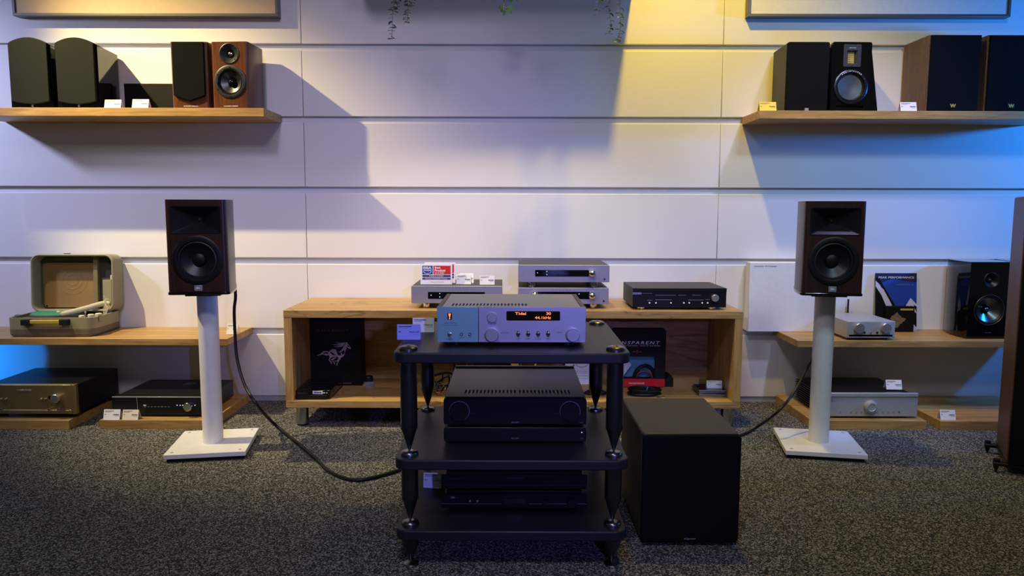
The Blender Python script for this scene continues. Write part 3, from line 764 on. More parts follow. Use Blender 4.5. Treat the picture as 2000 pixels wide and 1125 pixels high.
for body, px, py, wpx, h in (('JBL | SA750', 880, 631, 24, .0042), ('INTEGRATED AMPLIFIER', 879, 635.3, 31, .0022), ('POWER', 878.5, 662.7, 13, .0040), ('PHONES', 901, 659, 10, .0024), ('AUX', 917.7, 659, 5.5, .0024), ('BALANCE', 961, 631, 16.5, .0038), ('VOLUME', 986, 650, 14.5, .0036), ('INPUT', 1094.5, 649.5, 9.5, .0034), ('MUTE', 1012, 662.3, 8, .0027), ('DIRECT', 1031.5, 662.3, 11, .0027), ('RC/AUTO', 1051, 662.3, 11, .0027), ('MENU', 1070.5, 662.3, 8, .0027)):
    cx, cz = f(px, py); txt(t, body, cx, cz, h, 'print', w=wpx*.00151, bold=.015)
for x in (xa+.05, xb-.05):
    for y in (.05, .29): part('foot', MB().cyl((x, y, 0), .022, .0128), 'rubber', t)

# card pair on rack
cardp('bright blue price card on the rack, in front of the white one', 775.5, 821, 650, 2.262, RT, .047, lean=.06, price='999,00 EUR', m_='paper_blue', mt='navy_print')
cardp('white price card on the rack, half behind the bright blue one', 806, 848, 645, 2.40, RT, .047, lean=.06, price='1.299,00 EUR')

# titanium components on the console
def titan(label, px0, px1, ztop, zbot, zfoot, Y, disp, dots, knobs, lettering=True, parent_z=CZ):
    xa = P(px0, 560, Y).x; xb = P(px1, 560, Y).x
    t = thing('hifi_component', label, 'hifi component', ((xa+xb)/2, Y, zfoot), 0, 'grey hifi components on the console')
    w2 = (xb-xa)/2; h0 = zbot-zfoot; h1 = ztop-zfoot
    boxp('chassis', (-w2+.004, w2-.004, .012, .34, h0+.002, h1-.002), 'black_satin', t, .002)
    boxp('top_cover', (-w2+.003, w2-.003, .0125, .338, h1-.0019, h1-.0005), 'dark_tex', t, 0)
    part('front_plate', MB().front(rrect(-w2, w2, h0, h1, .004, 3), 0, .0118), 'titanium', t, .0015)
    ff = front_px(Y, (xa+xb)/2, zfoot)
    if disp:
        x0, z0 = ff(disp[0], disp[3]); x1, z1 = ff(disp[1], disp[2])
        d = part('display', MB().front(rrect(x0, x1, z0, z1, .003, 3), -.0006, .001), 'glass_black', t)
        for px, py in dots:
            cx, cz = ff(px, py); part('indicator', MB().cyl((cx, -.0014, cz), .0017, .001, 'y', 8), 'led_white', d)
    for px, py in knobs:
        cx, cz = ff(px, py)
        part('knob', MB().lathe([(0, -.030), (.007, -.029), (.013, -.025), (.0175, -.017), (.0185, -.010), (.0185, 0)], (cx, 0, cz), 'y', 28), 'chrome', t)
    if lettering: txt(t, 'PRIMARE', 0, h1-.0115, .0042, 'print', w=.105, spacing=3, bold=.02)
    part('emblem', MB().front(rrect(w2-.028, w2-.019, h0+.010, h0+.019, .002, 3), -.0004, .001), 'gunmetal', t)
    for x in (-w2+.07, w2-.07):
        for y in (.05, .28): part('foot', MB().cyl((x, y, 0), .019, h0+.002), 'chrome', t)
    return t
titan('grey component under the award signs on the console', 803, 981, .675, .592, CZ, 3.53, (836, 947, 570.5, 583.5), ((842, 576.5), (859, 573.2), (859, 580)), ())
titan('lower grey component of the stacked pair on the console', 1012, 1189, .668, .590, CZ, 3.53, (1040, 1152, 570, 584), ((1131, 574),), ((1044.5, 575.5), (1156, 577)))
titan('upper grey component of the stacked pair with one chrome knob', 1012, 1190, .777, .695, .668, 3.53, (1045, 1150, 527.5, 540), ((1050, 532.7), (1068, 530), (1068, 536.3)), ((1156, 533.5),), False)
# award signs
def sign(label, x0, x1, Y, z, h, full):
    t = thing('award_sign', label, 'sign', ((x0+x1)/2, Y, z), 0, 'award signs')
    w2 = (x1-x0)/2; ln = .10; dy = math.tan(ln)*h
    part('board', MB().side([(0, 0), (.006, 0), (.006+dy, h), (dy, h)], -w2, w2), 'paper', t, .001)
    part('rest', MB().side([(.006+dy*.8, h*.8), (.008+dy*.8, h*.8), (.045, 0), (.043, 0)], -w2*.5, w2*.5), 'paper', t)
    pr = bpy.data.objects.new('print_area', None); 
    def pat(nm, x0, x1, f0, f1, mt, oo=.0005):
        return part(nm, MB().add([(x0*w2, dy*f0-oo, f0*h), (x1*w2, dy*f0-oo, f0*h), (x1*w2, dy*f1-oo, f1*h), (x0*w2, dy*f1-oo, f1*h)], [(0, 1, 2, 3)]), mt, t)
    bpy.data.objects.remove(pr)
    pat('blue_field', -.88, -.23, .50, .92, 'blue_print'); pat('red_field', -.18, .90, .50, .92, 'red')
    pat('black_band', -.88, .90, .375, .465, 'navy_print'); pat('purple_band', -.88, .90, .24, .345, 'purple_print')
    def tx(body, x, fz, hh, wd, mt, al='C'):
        txt(t, body, 0, 0, hh*h, mt, w=wd*w2*2, align=al, rot=(-ln, 0, 0), loc=(x*w2, dy*fz-.0011, fz*h), bold=.03)
    tx('EISA', -.56, .82, .13, .26, 'print_white'); tx('AWARD', -.56, .695, .065, .26, 'print_white')
    tx('Best', -.10, .83, .10, .18, 'print_white', 'L'); tx('Product', -.10, .69, .13, .34, 'print_white', 'L'); tx('2019-2020', -.10, .56, .07, .30, 'led_orange' if 0 else 'paper_warm', 'L')
    tx('STEREO SYSTEM', 0, .42, .055, .44, 'print_white'); tx('Primare CD35/I35 Prisma', 0, .29, .065, .68, 'print_white')
    tx('The Sound and Vision Experts', .08, .13, .04, .42, 'print_light'); 
    arc = MB(); 
    for k in range(10):
        a0 = PI*(1.12+.76*k/10); a1 = PI*(1.12+.76*(k+1)/10); r0, r1 = .25, .28
        q = [(-.56+r*math.cos(a)*1.0, .70+r*math.sin(a)*.62) for r, a in ((r0, a0), (r0, a1), (r1, a1), (r1, a0))]
        arc.add([(x*w2, dy*z_-.0010, z_*h) for x, z_ in q], [(0, 1, 2, 3)])
    part('arc_print', arc, 'print_white', t)
ZP = .675
sign('front award sign with blue and red fields on the grey component', UX(821, 540, 3.60), UX(883, 540, 3.60), 3.60, ZP, .099, True)
sign('award sign standing half hidden behind the front one', UX(829, 530, 3.67), UX(889.5, 530, 3.67), 3.67, ZP, .101, True)
cardp('white price card right beside the award signs', 891, 920, 545, 3.62, ZP, .046, rz=-.06)
cardp('white price card peeking out behind another beside the award signs', 897, 925, 545, 3.67, ZP, .048)
cardp('white price card alone at the right end of the grey component', 937, 966, 545, 3.60, ZP, .043, rz=.08)

# black preamplifier on the console
Y = 3.50; xa = P(1232, 600, Y).x+.008; xb = P(1418, 600, Y).x; ox = (xa+xb)/2
t = thing('preamplifier', 'black preamplifier with one silver knob at console right end', 'amplifier', (ox, Y, CZ)); ff = front_px(Y, ox, CZ)
w2 = (xb-xa)/2
boxp('chassis', (-w2, w2, .008, .30, .012, .104), 'dark_tex', t, .002)
boxp('front_plate', (-w2, w2, 0, .0078, .012, .104), 'black_satin', t, .001)
boxp('brow', (-w2, w2, -.004, 0, .088, .104), 'black_satin', t, .0015)
x0, z0 = ff(1233, 575); x1, z1 = ff(1253, 571.2)
bd = boxp('badge', (max(x0, -w2), x1, -.001, 0, z0, z1), 'silver', t, 0)
txt(bd, 'MUSICAL FIDELITY', (max(x0, -w2)+x1)/2, (z0+z1)/2, .0035, 'print', y=-.0016, w=.04)
txt(t, 'M6s PREAMPLIFIER', *ff(1264, 573), .003, 'print_light', w=.045)
for px in (1268.5, 1281, 1310.3, 1335.5, 1346, 1371.3, 1382):
    cx, cz = ff(px, 591.5); part('button', MB().cyl((cx, -.003, cz), .0034, .004, 'y', 14), 'led_dim', t)
for px0, px1, py in ((1280, 1320, 576.5), (1324, 1340, 576.5), (1352, 1368, 576.5), (1280, 1312, 585.5), (1344, 1374, 586), (1264, 1274, 586.5), (1378, 1386, 585)):
    a0, c0 = ff(px0, py+.4); a1, c1 = ff(px1, py-.4); boxp('print_line', (a0, a1, -.0006, .0002, c0, c1), 'print_grey', t, 0)
cx, cz = ff(1395.5, 581.5); part('knob', MB().lathe(knob_prof(.0165, .02), (cx, 0, cz), 'y', 28), 'knob', t)
for x in (-w2+.05, w2-.06):
    for y in (.045, .25): part('foot', MB().cyl((x, y, 0), .022, .013), 'chrome', t)

# gold amplifier, lower left
Y = 3.455; xb = UX(147, 780, Y); xa = xb-.45; ox = (xa+xb)/2
t = thing('gold_amplifier', 'champagne gold amplifier with black casing on the far left plinth', 'amplifier', (ox, Y, PH)); ff = front_px(Y, ox, PH); w2 = .225
boxp('chassis', (-w2+.012, w2-.006, .03, .40, .022, .158), 'black_satin', t, .003)
boxp('front_plate', (-w2, w2-.018, 0, .0295, .022, .164), 'gold', t, .004, seg=3)
part('corner_column', MB().plan([(w2-.0175, 0), (w2-.008, .001), (w2, .008), (w2, .0295), (w2-.0175, .0295)], .020, .164), 'gold', t, .002)
boxp('lower_rail', (-w2, w2-.018, -.004, -.0002, .024, .042), 'gold', t, .0015)
boxp('rail_slot', (-w2, w2-.022, -.0045, -.0038, .036, .039), 'champagne_hi', t, 0)
cx, cz = ff(112.5, 776.5); part('knob', MB().lathe(knob_prof(.020, .026), (cx, 0, cz), 'y', 28), 'champagne_hi', t)
part('dark_slot', MB().front(rrect(cx-.045, cx-.01, cz-.009, cz+.009, .008, 4), -.0006, .001), 'glass_black', t)  # black rounded patch left of the knob
for px, py in ((3, 779), (12.5, 779), (81, 779), (89.5, 779)):
    cx, cz = ff(px, py); part('button', MB().lathe([(0, -.011), (.004, -.009), (.0055, -.004), (.0055, 0)], (cx, 0, cz), 'y', 14), 'champagne_hi', t)
for px in (3, 97, 115.5):
    cx, cz = ff(px, 799); part('jack_socket', MB().lathe([(.0075, -.004), (.0075, -.007), (.0045, -.007), (.004, .002), (0, .002)], (cx, 0, cz), 'y', 16), 'champagne_hi', t)
x0, z0 = ff(33, 765.3); x1, z1 = ff(61, 761.3)
bd = boxp('badge', (x0, x1, -.0015, 0, z0, z1), 'champagne_hi', t, .0005); txt(bd, 'MARANTZ', (x0+x1)/2, (z0+z1)/2, .006, 'print', y=-.0021, w=.055, bold=.03)
part('side_screw', MB().cyl((w2-.0062, .10, .05), .004, .0015, 'x', 10), 'chrome', t)
for x in (-w2+.05, w2-.04):
    for y in (.07, .34): part('foot', MB().cyl((x, y, 0), .026, .0225), 'black_gloss', t)

# black amplifier, lower left
Y = 3.485; xa = UX(219, 795, Y); xb = xa+.45; ox = (xa+xb)/2; w2 = .225
t = thing('black_amplifier', 'flat black amplifier with silver knob behind two price cards', 'amplifier', (ox, Y, PH)); ff = front_px(Y, ox, PH)
part('chassis', MB().plan(rrect(-w2+.003, w2-.003, .008, .38, .02, 4), .012, .094), 'black_satin', t, .002)
part('front_plate', MB().front(rrect(-w2, w2, .010, .096, .003, 3), 0, .0078), 'black_satin', t, .001)
boxp('top_strip', (-w2+.001, w2-.001, .0002, .0075, .0955, .0985), 'silver', t, .0006)
cv = MB(); px_ = [ff(267, y_)[0]-.0 for y_ in (777,)][0]
cv.tube([(px_+.002*math.sin(k/6*PI), -.0008, .012+.084*k/6) for k in range(7)], .0012, 6); part('trim_curve', cv, 'silver', t)
cx, cz = ff(369.5, 793); part('knob', MB().lathe(knob_prof(.0205, .024), (cx, 0, cz), 'y', 30), 'chrome', t)
for px in (346, 352, 357, 381):
    cx, cz = ff(px, 791.5); part('button', MB().cyl((cx, -.002, cz), .0026, .003, 'y', 10), 'led_dim', t)
for k in range(8):
    cx, cz = ff(283+k*6.7, 794.5); boxp('print_mark', (cx-.004, cx+.004, -.0006, .0002, cz-.0012, cz+.0012), 'print_light', t, 0)
x0, z0 = ff(280, 792.5); boxp('print_mark', (x0, x0+.014, -.0006, .0002, z0, z0+.005), 'print_white', t, 0)
part('top_emblem', MB().lathe([(0, .0946), (.03, .0945), (.033, .094)], (.03, .28, 0), 'z', 20), 'black_gloss', t)
for x in (-w2+.05, w2-.05):
    for y in (.05, .32): part('foot', MB().cyl((x, y, 0), .022, .0125), 'black_gloss', t)

# silver amplifier with fins, lower right
Y = 3.49; xb = UX(1791.5, 800, Y); xa = xb-.44; ox = (xa+xb)/2; w2 = .22
t = thing('silver_amplifier', 'silver amplifier with large round knob and black cooling fins on plinth', 'amplifier', (ox, Y, PH)); ff = front_px(Y, ox, PH)
boxp('chassis', (-w2+.03, w2-.012, .012, .37, .010, .118), 'black_satin', t, .012, seg=3)
part('front_plate', MB().front(rrect(-w2, w2, .010, .125, .003, 3), 0, .0115), 'silver_dull', t, .001)
boxp('front_crest', (-w2+.001, w2-.001, -.004, 0, .107, .1245), 'silver_dull', t, .003, seg=3)
for k in range(9):
    z_ = .016+k*.0112; boxp('cooling_fin', (-w2-.012, -w2+.0298, .02, .36, z_, z_+.0045), 'black_satin', t, .001)
cx, cz = ff(1699, 793.5); part('knob', MB().lathe([(0, -.020), (.0165, -.020), (.019, -.022), (.028, -.018), (.030, -.012), (.030, 0)], (cx, 0, cz), 'y', 36), 'silver_dull', t)
for k, px in enumerate((1641.5, 1662, 1672.5, 1683, 1714, 1724, 1734.5, 1745, 1756)):
    cx, cz = ff(px, 804.5); part('button', MB().cyl((cx, -.0025, cz), .0028, .003, 'y', 10), 'rubber' if k == 8 else 'knob', t)
x0, z0 = ff(1611, 783); x1, z1 = ff(1629.5, 779)
bd = boxp('badge', (x0, x1, -.001, 0, z0, z1), 'silver', t, 0); txt(bd, 'Musical Fidelity', (x0+x1)/2, (z0+z1)/2, .0035, 'print', y=-.0016, w=.035)
txt(t, 'M5si AMPLIFIER', *ff(1640, 781), .003, 'print_light', w=.042)
for x in (-w2+.05, w2-.05):
    for y in (.05, .32): part('foot', MB().cyl((x, y, 0), .02, .0105), 'black_gloss', t)

# small silver amplifier with antenna on low right shelf
Y = 3.615; xa = UX(1654.5, 640, Y); xb = UX(1748.5, 640, Y); ox = (xa+xb)/2; w2 = (xb-xa)/2
t = thing('streaming_amplifier', 'small silver amplifier with two round knobs and a black antenna', 'amplifier', (ox, Y, LSR)); ff = front_px(Y, ox, LSR)
boxp('base_plinth', (-w2+.008, w2-.03, .012, .27, 0, .012), 'black_satin', t)
boxp('body', (-w2, w2, 0, .30, .012, .094), 'silver_dull', t, .002)
x0, z0 = ff(1658, 657); x1, z1 = ff(1743, 653.7); boxp('disc_slot', (x0, x1, -.0006, .001, z0, z1), 'glass_black', t, 0)
for px in (1677, 1729): knobp('knob', px, 640, .0245, .018, ff, t)
for px, mt in ((1688.5, 'rubber'), (1700.5, 'knob'), (1713, 'rubber')):
    cx, cz = ff(px, 649.5); part('button', MB().lathe([(0, -.003), (.0045, -.003), (.005, 0)], (cx, 0, cz), 'y', 14), mt, t)
pa = P(1659, 606, Y+.29); 
part('antenna', MB().cyl((pa.x-ox, .308, .05), .0045, P(1659, 584, Y+.308).z-LSR-.05, n=12), 'black_satin', t, .002)
part('antenna_joint', MB().box(pa.x-ox-.006, pa.x-ox+.006, .30, .314, .045, .06), 'black_satin', t)

# ------------------------------------------------------------------ poster, boxes on the low right shelf
x0 = UX(1711, 600, 3.91); x1 = UX(1791.5, 600, 3.91); w2 = (x1-x0)/2; h = P(1711, 533, 3.93).z-LSR
t = thing('poster_board', 'blue mountain poster board leaning on the wall above low shelf', 'poster', ((x0+x1)/2, 3.905, LSR), 0)
ln = math.atan(.03/h)
def slab(x0, x1, z0, z1, y0, y1): return MB().box(x0, x1, y0, y1, z0, z1)
bo = boxp('board', (-w2, w2, 0, .006, 0, h), 'navy_print', t, .0005, rot=(-ln, 0, 0))
def pp(nm, pts, mt, oy): return part(nm, MB().front([(x*w2, z*h) for x, z in pts], -oy, -oy+.0004), mt, bo)
pp('sky', [(-1, .12), (1, .12), (1, .88), (.6, .93), (-.6, .93), (-1, .85)], 'blue_print', .0005)
pp('top_band', [(-1, .80), (-.2, .90), (1, .84), (1, 1), (-1, 1)], 'navy_print', .0008)
pp('cliff', [(-1, 0), (.2, 0), (.12, .35), (-.35, .62), (-.85, .92), (-1, .92)], 'black_soft', .0011)
pp('snow_slope', [(-1, .77), (-.72, .62), (-.3, .28), (-.15, .28), (-.52, .62), (-.8, .80), (-1, .87)], 'snow_print', .0015)
pp('snow_streak', [(-.78, .72), (-.5, .52), (-.2, .25), (.05, .24), (-.25, .48), (-.62, .72), (-.75, .76)], 'snow_print', .0019)
pp('peak', [(.25, .38), (.7, .55), (1, .44), (1, 0), (.2, 0)], 'black_soft', .0013)
pp('peak_snow', [(.35, .37), (.7, .57), (1, .46), (1, .42), (.85, .46), (1, .30), (.8, .36), (.62, .34)], 'snow_print', .0017)
pp('peak_snow', [(.85, .0), (1, 0), (1, .06), (.85, .12)], 'snow_print', .0017)
txt(bo, 'PEAK PERFORMANCE', 0, h*.925, .0105, 'print_white', y=-.0022, w=w2*1.72, bold=.02)
txt(bo, '2021', w2*.62, h*.875, .008, 'red_dim', y=-.0022, w=w2*.4)
txt(bo, 'UPGRADE TO THE TOP', w2*.42, h*.80, .005, 'print_light', y=-.0022, w=w2*.85)
x0 = UX(1733, 620, 3.86); x1 = UX(1786, 620, 3.86); w2 = (x1-x0)/2; h = .136
t = thing('small_box', 'small black box with golden blot in front of the poster', 'box', ((x0+x1)/2, 3.862, LSR))
boxp('carton', (-w2, w2, 0, .03, 0, h), 'black_soft', t, .001)
boxp('strip', (-w2*.05, w2*.9, -.0006, 0, h*.85, h*.92), 'gold_cable', t, 0)
bl = [( -.02+.035*math.cos(a)*(1+.25*math.sin(3*a+1)+.12*math.sin(7*a)), .062+.034*math.sin(a)*(1+.2*math.cos(4*a)+.1*math.sin(9*a))) for a in [2*PI*k/40 for k in range(40)]]
part('blot_print', MB().front(bl, -.0007, 0), 'blot', t)
for i, s_ in enumerate(('The', 'Power', 'Cuts')): txt(t, s_, -.02, .083-i*.022, .012, 'print', y=-.0013, w=.034, bold=.02)
# white panel box
x0 = UX(1463, 580, 3.865); 
t = thing('white_box', 'flat white box with small black lettering behind the right stand', 'box', (x0+.18, 3.865, LSR))
boxp('carton', (-.18, .18, 0, .07, 0, .365), 'paper', t, .002)
txt(t, 'Gentle Whisper', -.18+.021, .365-.020, .0115, 'print', align='L', w=.118)

# ------------------------------------------------------------------ suitcase record player
t = thing('suitcase_record_player', 'vintage olive suitcase record player with open lid and green platter', 'record player', (-2.285, 3.63, LS), math.radians(2))
W2 = .213; dp = .285
part('lower_case', MB().plan(rrect(-W2+.012, W2-.012, .006, dp-.004, .035, 6), 0, .012, rrect(-W2, W2, 0, dp, .04, 6)).plan(rrect(-W2, W2, 0, dp, .04, 6), .012, .040), 'olive_dark', t, .002)
o1 = rrect(-W2, W2, 0, dp, .04, 6); o2 = rrect(-W2+.010, W2-.010, .010, dp-.010, .032, 6); n = len(o1)
rm = MB(); rm.add([(x, y, .0405) for x, y in o1]+[(x, y, .096) for x, y in o1]+[(x, y, .096) for x, y in o2]+[(x, y, .080) for x, y in o2],
    [(i, (i+1) % n, n+(i+1) % n, n+i) for i in range(n)]+[(n+i, n+(i+1) % n, 2*n+(i+1) % n, 2*n+i) for i in range(n)]+[(2*n+i, 2*n+(i+1) % n, 3*n+(i+1) % n, 3*n+i) for i in range(n)])
rm.plan(rrect(-W2, W2, 0, dp, .04, 6), .0404, .0405)
part('upper_case', rm, 'olive', t)
part('deck', MB().plan(o2, .078, .083), 'deck_brown', t)
pc = (-.035, .145)
pl_ = part('platter', MB().lathe([(0, .083), (.125, .083), (.128, .086), (.128, .101), (.122, .104), (0, .104)], (pc[0], pc[1], 0), 'z', 48), 'deck_brown', t)
part('platter_mat', MB().lathe([(0, .107), (.120, .107), (.123, .105), (.123, .1041)], (pc[0], pc[1], 0), 'z', 48), 'felt_green', pl_)
part('spindle', MB().lathe([(.012, .107), (.010, .110), (.004, .111), (.003, .118), (0, .119)], (pc[0], pc[1], 0), 'z', 14), 'cream', pl_)
ta = MB().tube(smooth_path([(.175, .235, .135), (.15, .215, .138), (.10, .15, .123), (.05, .075, .110), (.03, .05, .106)], 5), .014, 18)
arm = part('tonearm', ta, 'cream', t)
part('arm_base', MB().cyl((.168, .235, .083), .02, .045, n=20), 'cream', arm)
part('arm_rest', MB().cyl((.11, .12, .083), .004, .03, n=8), 'chrome', t)
for (kx, ky, kr) in ((.13, .05, .014), (.155, .09, .016), (.175, .125, .017)):
    part('control_knob', MB().lathe([(kr, .083), (kr, .099), (kr*.8, .102), (0, .102)], (kx, ky, 0), 'z', 18), 'cream', t)
hd = part('handle', MB().box(-.10, .06, -.020, -.008, .068, .088), 'ochre', t, .004)
for x in (-.13, .055): boxp('handle_end', (x, x+.045, -.022, .001, .062, .090), 'black_matte', t, .003)
boxp('latch', (W2-.001, W2+.004, .045, .075, .070, .100), 'dark_chrome', t)
boxp('latch', (-W2-.018, -W2+.002, .10, .125, .088, .096), 'black_matte', t)
# lid
lx0, lx1, lz = -W2+.015, W2+.012, .30
lid = bpy.data.objects.new('lid', None); C.objects.link(lid); lid.parent = t; lid.location = (0, .19, .10); lid.rotation_euler = (math.radians(-4), 0, 0)
oo = rrect(lx0, lx1, 0, lz, .045, 7); ii = rrect(lx0+.013, lx1-.013, .013, lz-.013, .035, 7); n = len(oo)
lr = MB(); lr.add([(x, 0, z) for x, z in ii]+[(x, 0, z) for x, z in oo]+[(x, .095, z) for x, z in oo]+[(x, .085, z) for x, z in ii],
   [(i, (i+1) % n, n+(i+1) % n, n+i) for i in range(n)]+[(n+i, n+(i+1) % n, 2*n+(i+1) % n, 2*n+i) for i in range(n)]+[(i, 3*n+i, 3*n+(i+1) % n, (i+1) % n) for i in range(n)]+[tuple(range(2*n, 3*n))]+[tuple(range(3*n, 4*n))])
part('lid_shell', lr, 'olive', lid, .002)
part('lid_rim', MB().tube([(x, -.001, z) for x, z in rrect(lx0+.006, lx1-.006, .006, lz-.006, .040, 7)], .006, 6, True), 'olive', lid)
boxp('lid_lining', (lx0+.016, lx1-.07, .070, .084, .016, lz-.016), 'case_inside', lid, .004)
sp = part('speaker_board', MB().front(rrect(lx0+.028, lx1-.125, .018, lz-.045, .02, 5), .058, .0695), 'case_card', lid, .002)
for rr in (.028, .05, .075): part('emboss_ring', MB().lathe([(rr-.004, .0579), (rr, .0568), (rr+.004, .0579)], (-.02, 0, .165), 'y', 40), 'case_card', sp)
boxp('inner_wall', (lx1-.122, lx1-.10, .030, .0835, .014, lz-.014), 'case_inside', lid)
boxp('compartment', (lx1-.099, lx1-.020, .050, .0835, .014, lz-.014), 'case_dark', lid)
boxp('compartment_flap', (lx1-.080, lx1-.035, .040, .0498, .014, .165), 'olive', lid)
boxp('switch_tab', (lx1-.030, lx1-.022, .02, .03, .165, .19), 'cream', lid)
for x in (lx0+.045, lx1-.16): part('screw', MB().cyl((x, .055, .028), .004, .004, 'y', 10), 'black_satin', lid)
wr = MB()
for k in range(4):
    wr.tube(smooth_path([(.175+.004*k, .17, .083), (.178+.006*k, .175, .12), (.188-.003*k, .18, .16), (.178+.008*k, .178, .185-.006*k)], 4), .0018, 5)
part('loose_wires', wr, 'cream', t)
boxp('lid_latch', (-.03, .0, .0, .012, lz, lz+.005), 'dark_chrome', lid)

# ------------------------------------------------------------------ equipment rack
RY0, RY1, RW = 2.05, 2.63, .336
t = thing('hifi_rack', 'black three tier hifi rack with metal posts and spikes', 'rack', (0, RY0, 0))
TIERS = [(.613, RT), (.303, .333), (.092, .122)]
MT_, BT = .333, .122
for z0, z1 in TIERS:
    o = part('shelf_board', MB().plan(rrect(-RW, RW, 0, RY1-RY0, .035, 6), z0, z1), 'board', t, .004, seg=3)
PX_, PYf, PYb = .298, .052, .53
for x in (-PX_, PX_):
    for y in (PYf, PYb):
        part('cap', MB().lathe([(0, RT+.0085), (.005, RT+.0085), (.007, RT+.010), (.017, RT+.012), (.024, RT+.009), (.027, RT+.006), (.027, RT)], (x, y, 0), 'z', 28), 'dark_chrome', t)
        for (zt, zb) in ((.613, MT_), (.303, BT), (.092, 0.0)):
            sp = .062 if zb else .05
            zp = zb+.013 if zb else .006
            po = part('post', MB().lathe([(0, zt), (.0245, zt), (.0245, zp+sp+.025), (.0238, zp+sp+.0245), (.0238, zp+sp+.0235), (.0245, zp+sp+.023), (.0245, zp+sp+.004), (.0225, zp+sp), (0, zp+sp)], (x, y, 0), 'z', 28), 'gunmetal', t)
            part('spike', MB().lathe([(0, zp+sp), (.0222, zp+sp), (.0025, zp-.002), (0, zp-.003)], (x, y, 0), 'z', 24), 'gunmetal', po)
            part('puck', MB().lathe([(0, zp-.002), (.006, zp-.001), (.018, zp-.001), (.0235, zp-.004), (.0255, zp-.008), (.0255, zb), (0, zb)] if zb else [(0, .004), (.012, .005), (.022, .003), (.024, 0), (0, 0)], (x, y, 0), 'z', 28), 'dark_chrome', t)
# black amplifiers on the rack
def slim(label, Yf, z, x0, x1, h, dp, kind):
    ox = (x0+x1)/2; w2 = (x1-x0)/2
    t = thing('rack_component', label, 'hifi component', (ox, Yf, z), 0, 'black hifi components on the rack')
    return t, w2
AY = 2.195; xa = UX(866, 800, AY); xb = UX(1146, 800, AY)
za = P(866, 866, AY).z
t, w2 = slim('slim black component under the ribbed black amplifier on the rack', AY, MT_, xa, xb, .06, .3, 0); ff = front_px(AY, (xa+xb)/2, MT_)
part('chassis', MB().front(rrect(-w2, w2, .008, .052, .008, 4), .004, .33), 'black_satin', t, .002)
boxp('front_plate', (-w2+.002, w2-.002, 0, .0038, .009, .051), 'black_soft', t)
txt(t, 'ARCAM', 0, .019, .0045, 'print_grey', w=.024); txt(t, 'ST5', w2-.014, .019, .003, 'print_grey', w=.009)
part('indicator', MB().cyl((w2-.014, -.0008, .038), .0013, .001, 'y', 8), 'led_white', t)
for x in (-w2+.05, w2-.05):
    for y in (.05, .28): part('foot', MB().cyl((x, y, 0), .018, .0085), 'rubber', t)
zA = MT_+.052
t, w2 = slim('ribbed black amplifier with two ring knobs on the middle rack board', AY, zA, xa, xb, .1, .3, 1)
hh = P(1000, 777, AY).z-zA
part('chassis', MB().front(rrect(-w2, w2, .008, hh-.002, .010, 4), .004, .42), 'black_satin', t, .002)
boxp('front_plate', (-w2+.002, w2-.002, 0, .0038, .010, hh-.004), 'black_soft', t)
sl = []
for k in range(28):
    c = -w2+.062+k*.0117+(.004 if k > 13 else 0); sl.append((c, c+.0048))
part('top_cover', slotted(-w2+.004, w2-.004, .002, .42, hh+.0012, hh+.003, sl, .035, .085), 'brushed_black', t)
boxp('rear_lip', (-w2+.006, w2-.006, .405, .42, hh+.003, hh+.009), 'brushed_black', t)
for px in (897, 1113.5):
    cx, cz = P(px, 803, AY).x-(xa+xb)/2, P(px, 803, AY).z-zA
    kb = part('knob', MB().lathe([(0, -.012), (.0275, -.012), (.029, -.010), (.029, 0)], (cx, 0, cz), 'y', 36), 'black_soft', t)
    part('knob_ring', MB().lathe([(.0298, 0), (.0298, -.0018), (.0310, -.0018), (.0310, 0)], (cx, 0, cz), 'y', 40), 'titanium', kb)
txt(t, 'ARCAM', 0, .017, .0045, 'print_grey', w=.024); txt(t, 'A25', w2-.016, .017, .003, 'print_grey', w=.009)
txt(t, 'INPUT', -w2+.09, hh*.48, .0025, 'print_dim', w=.01); txt(t, 'VOLUME', w2-.094, hh*.48, .0025, 'print_dim', w=.014)
for x in (-w2+.05, w2-.05):
    for y in (.05, .36): part('foot', MB().cyl((x, y, 0), .018, .0085), 'rubber', t)
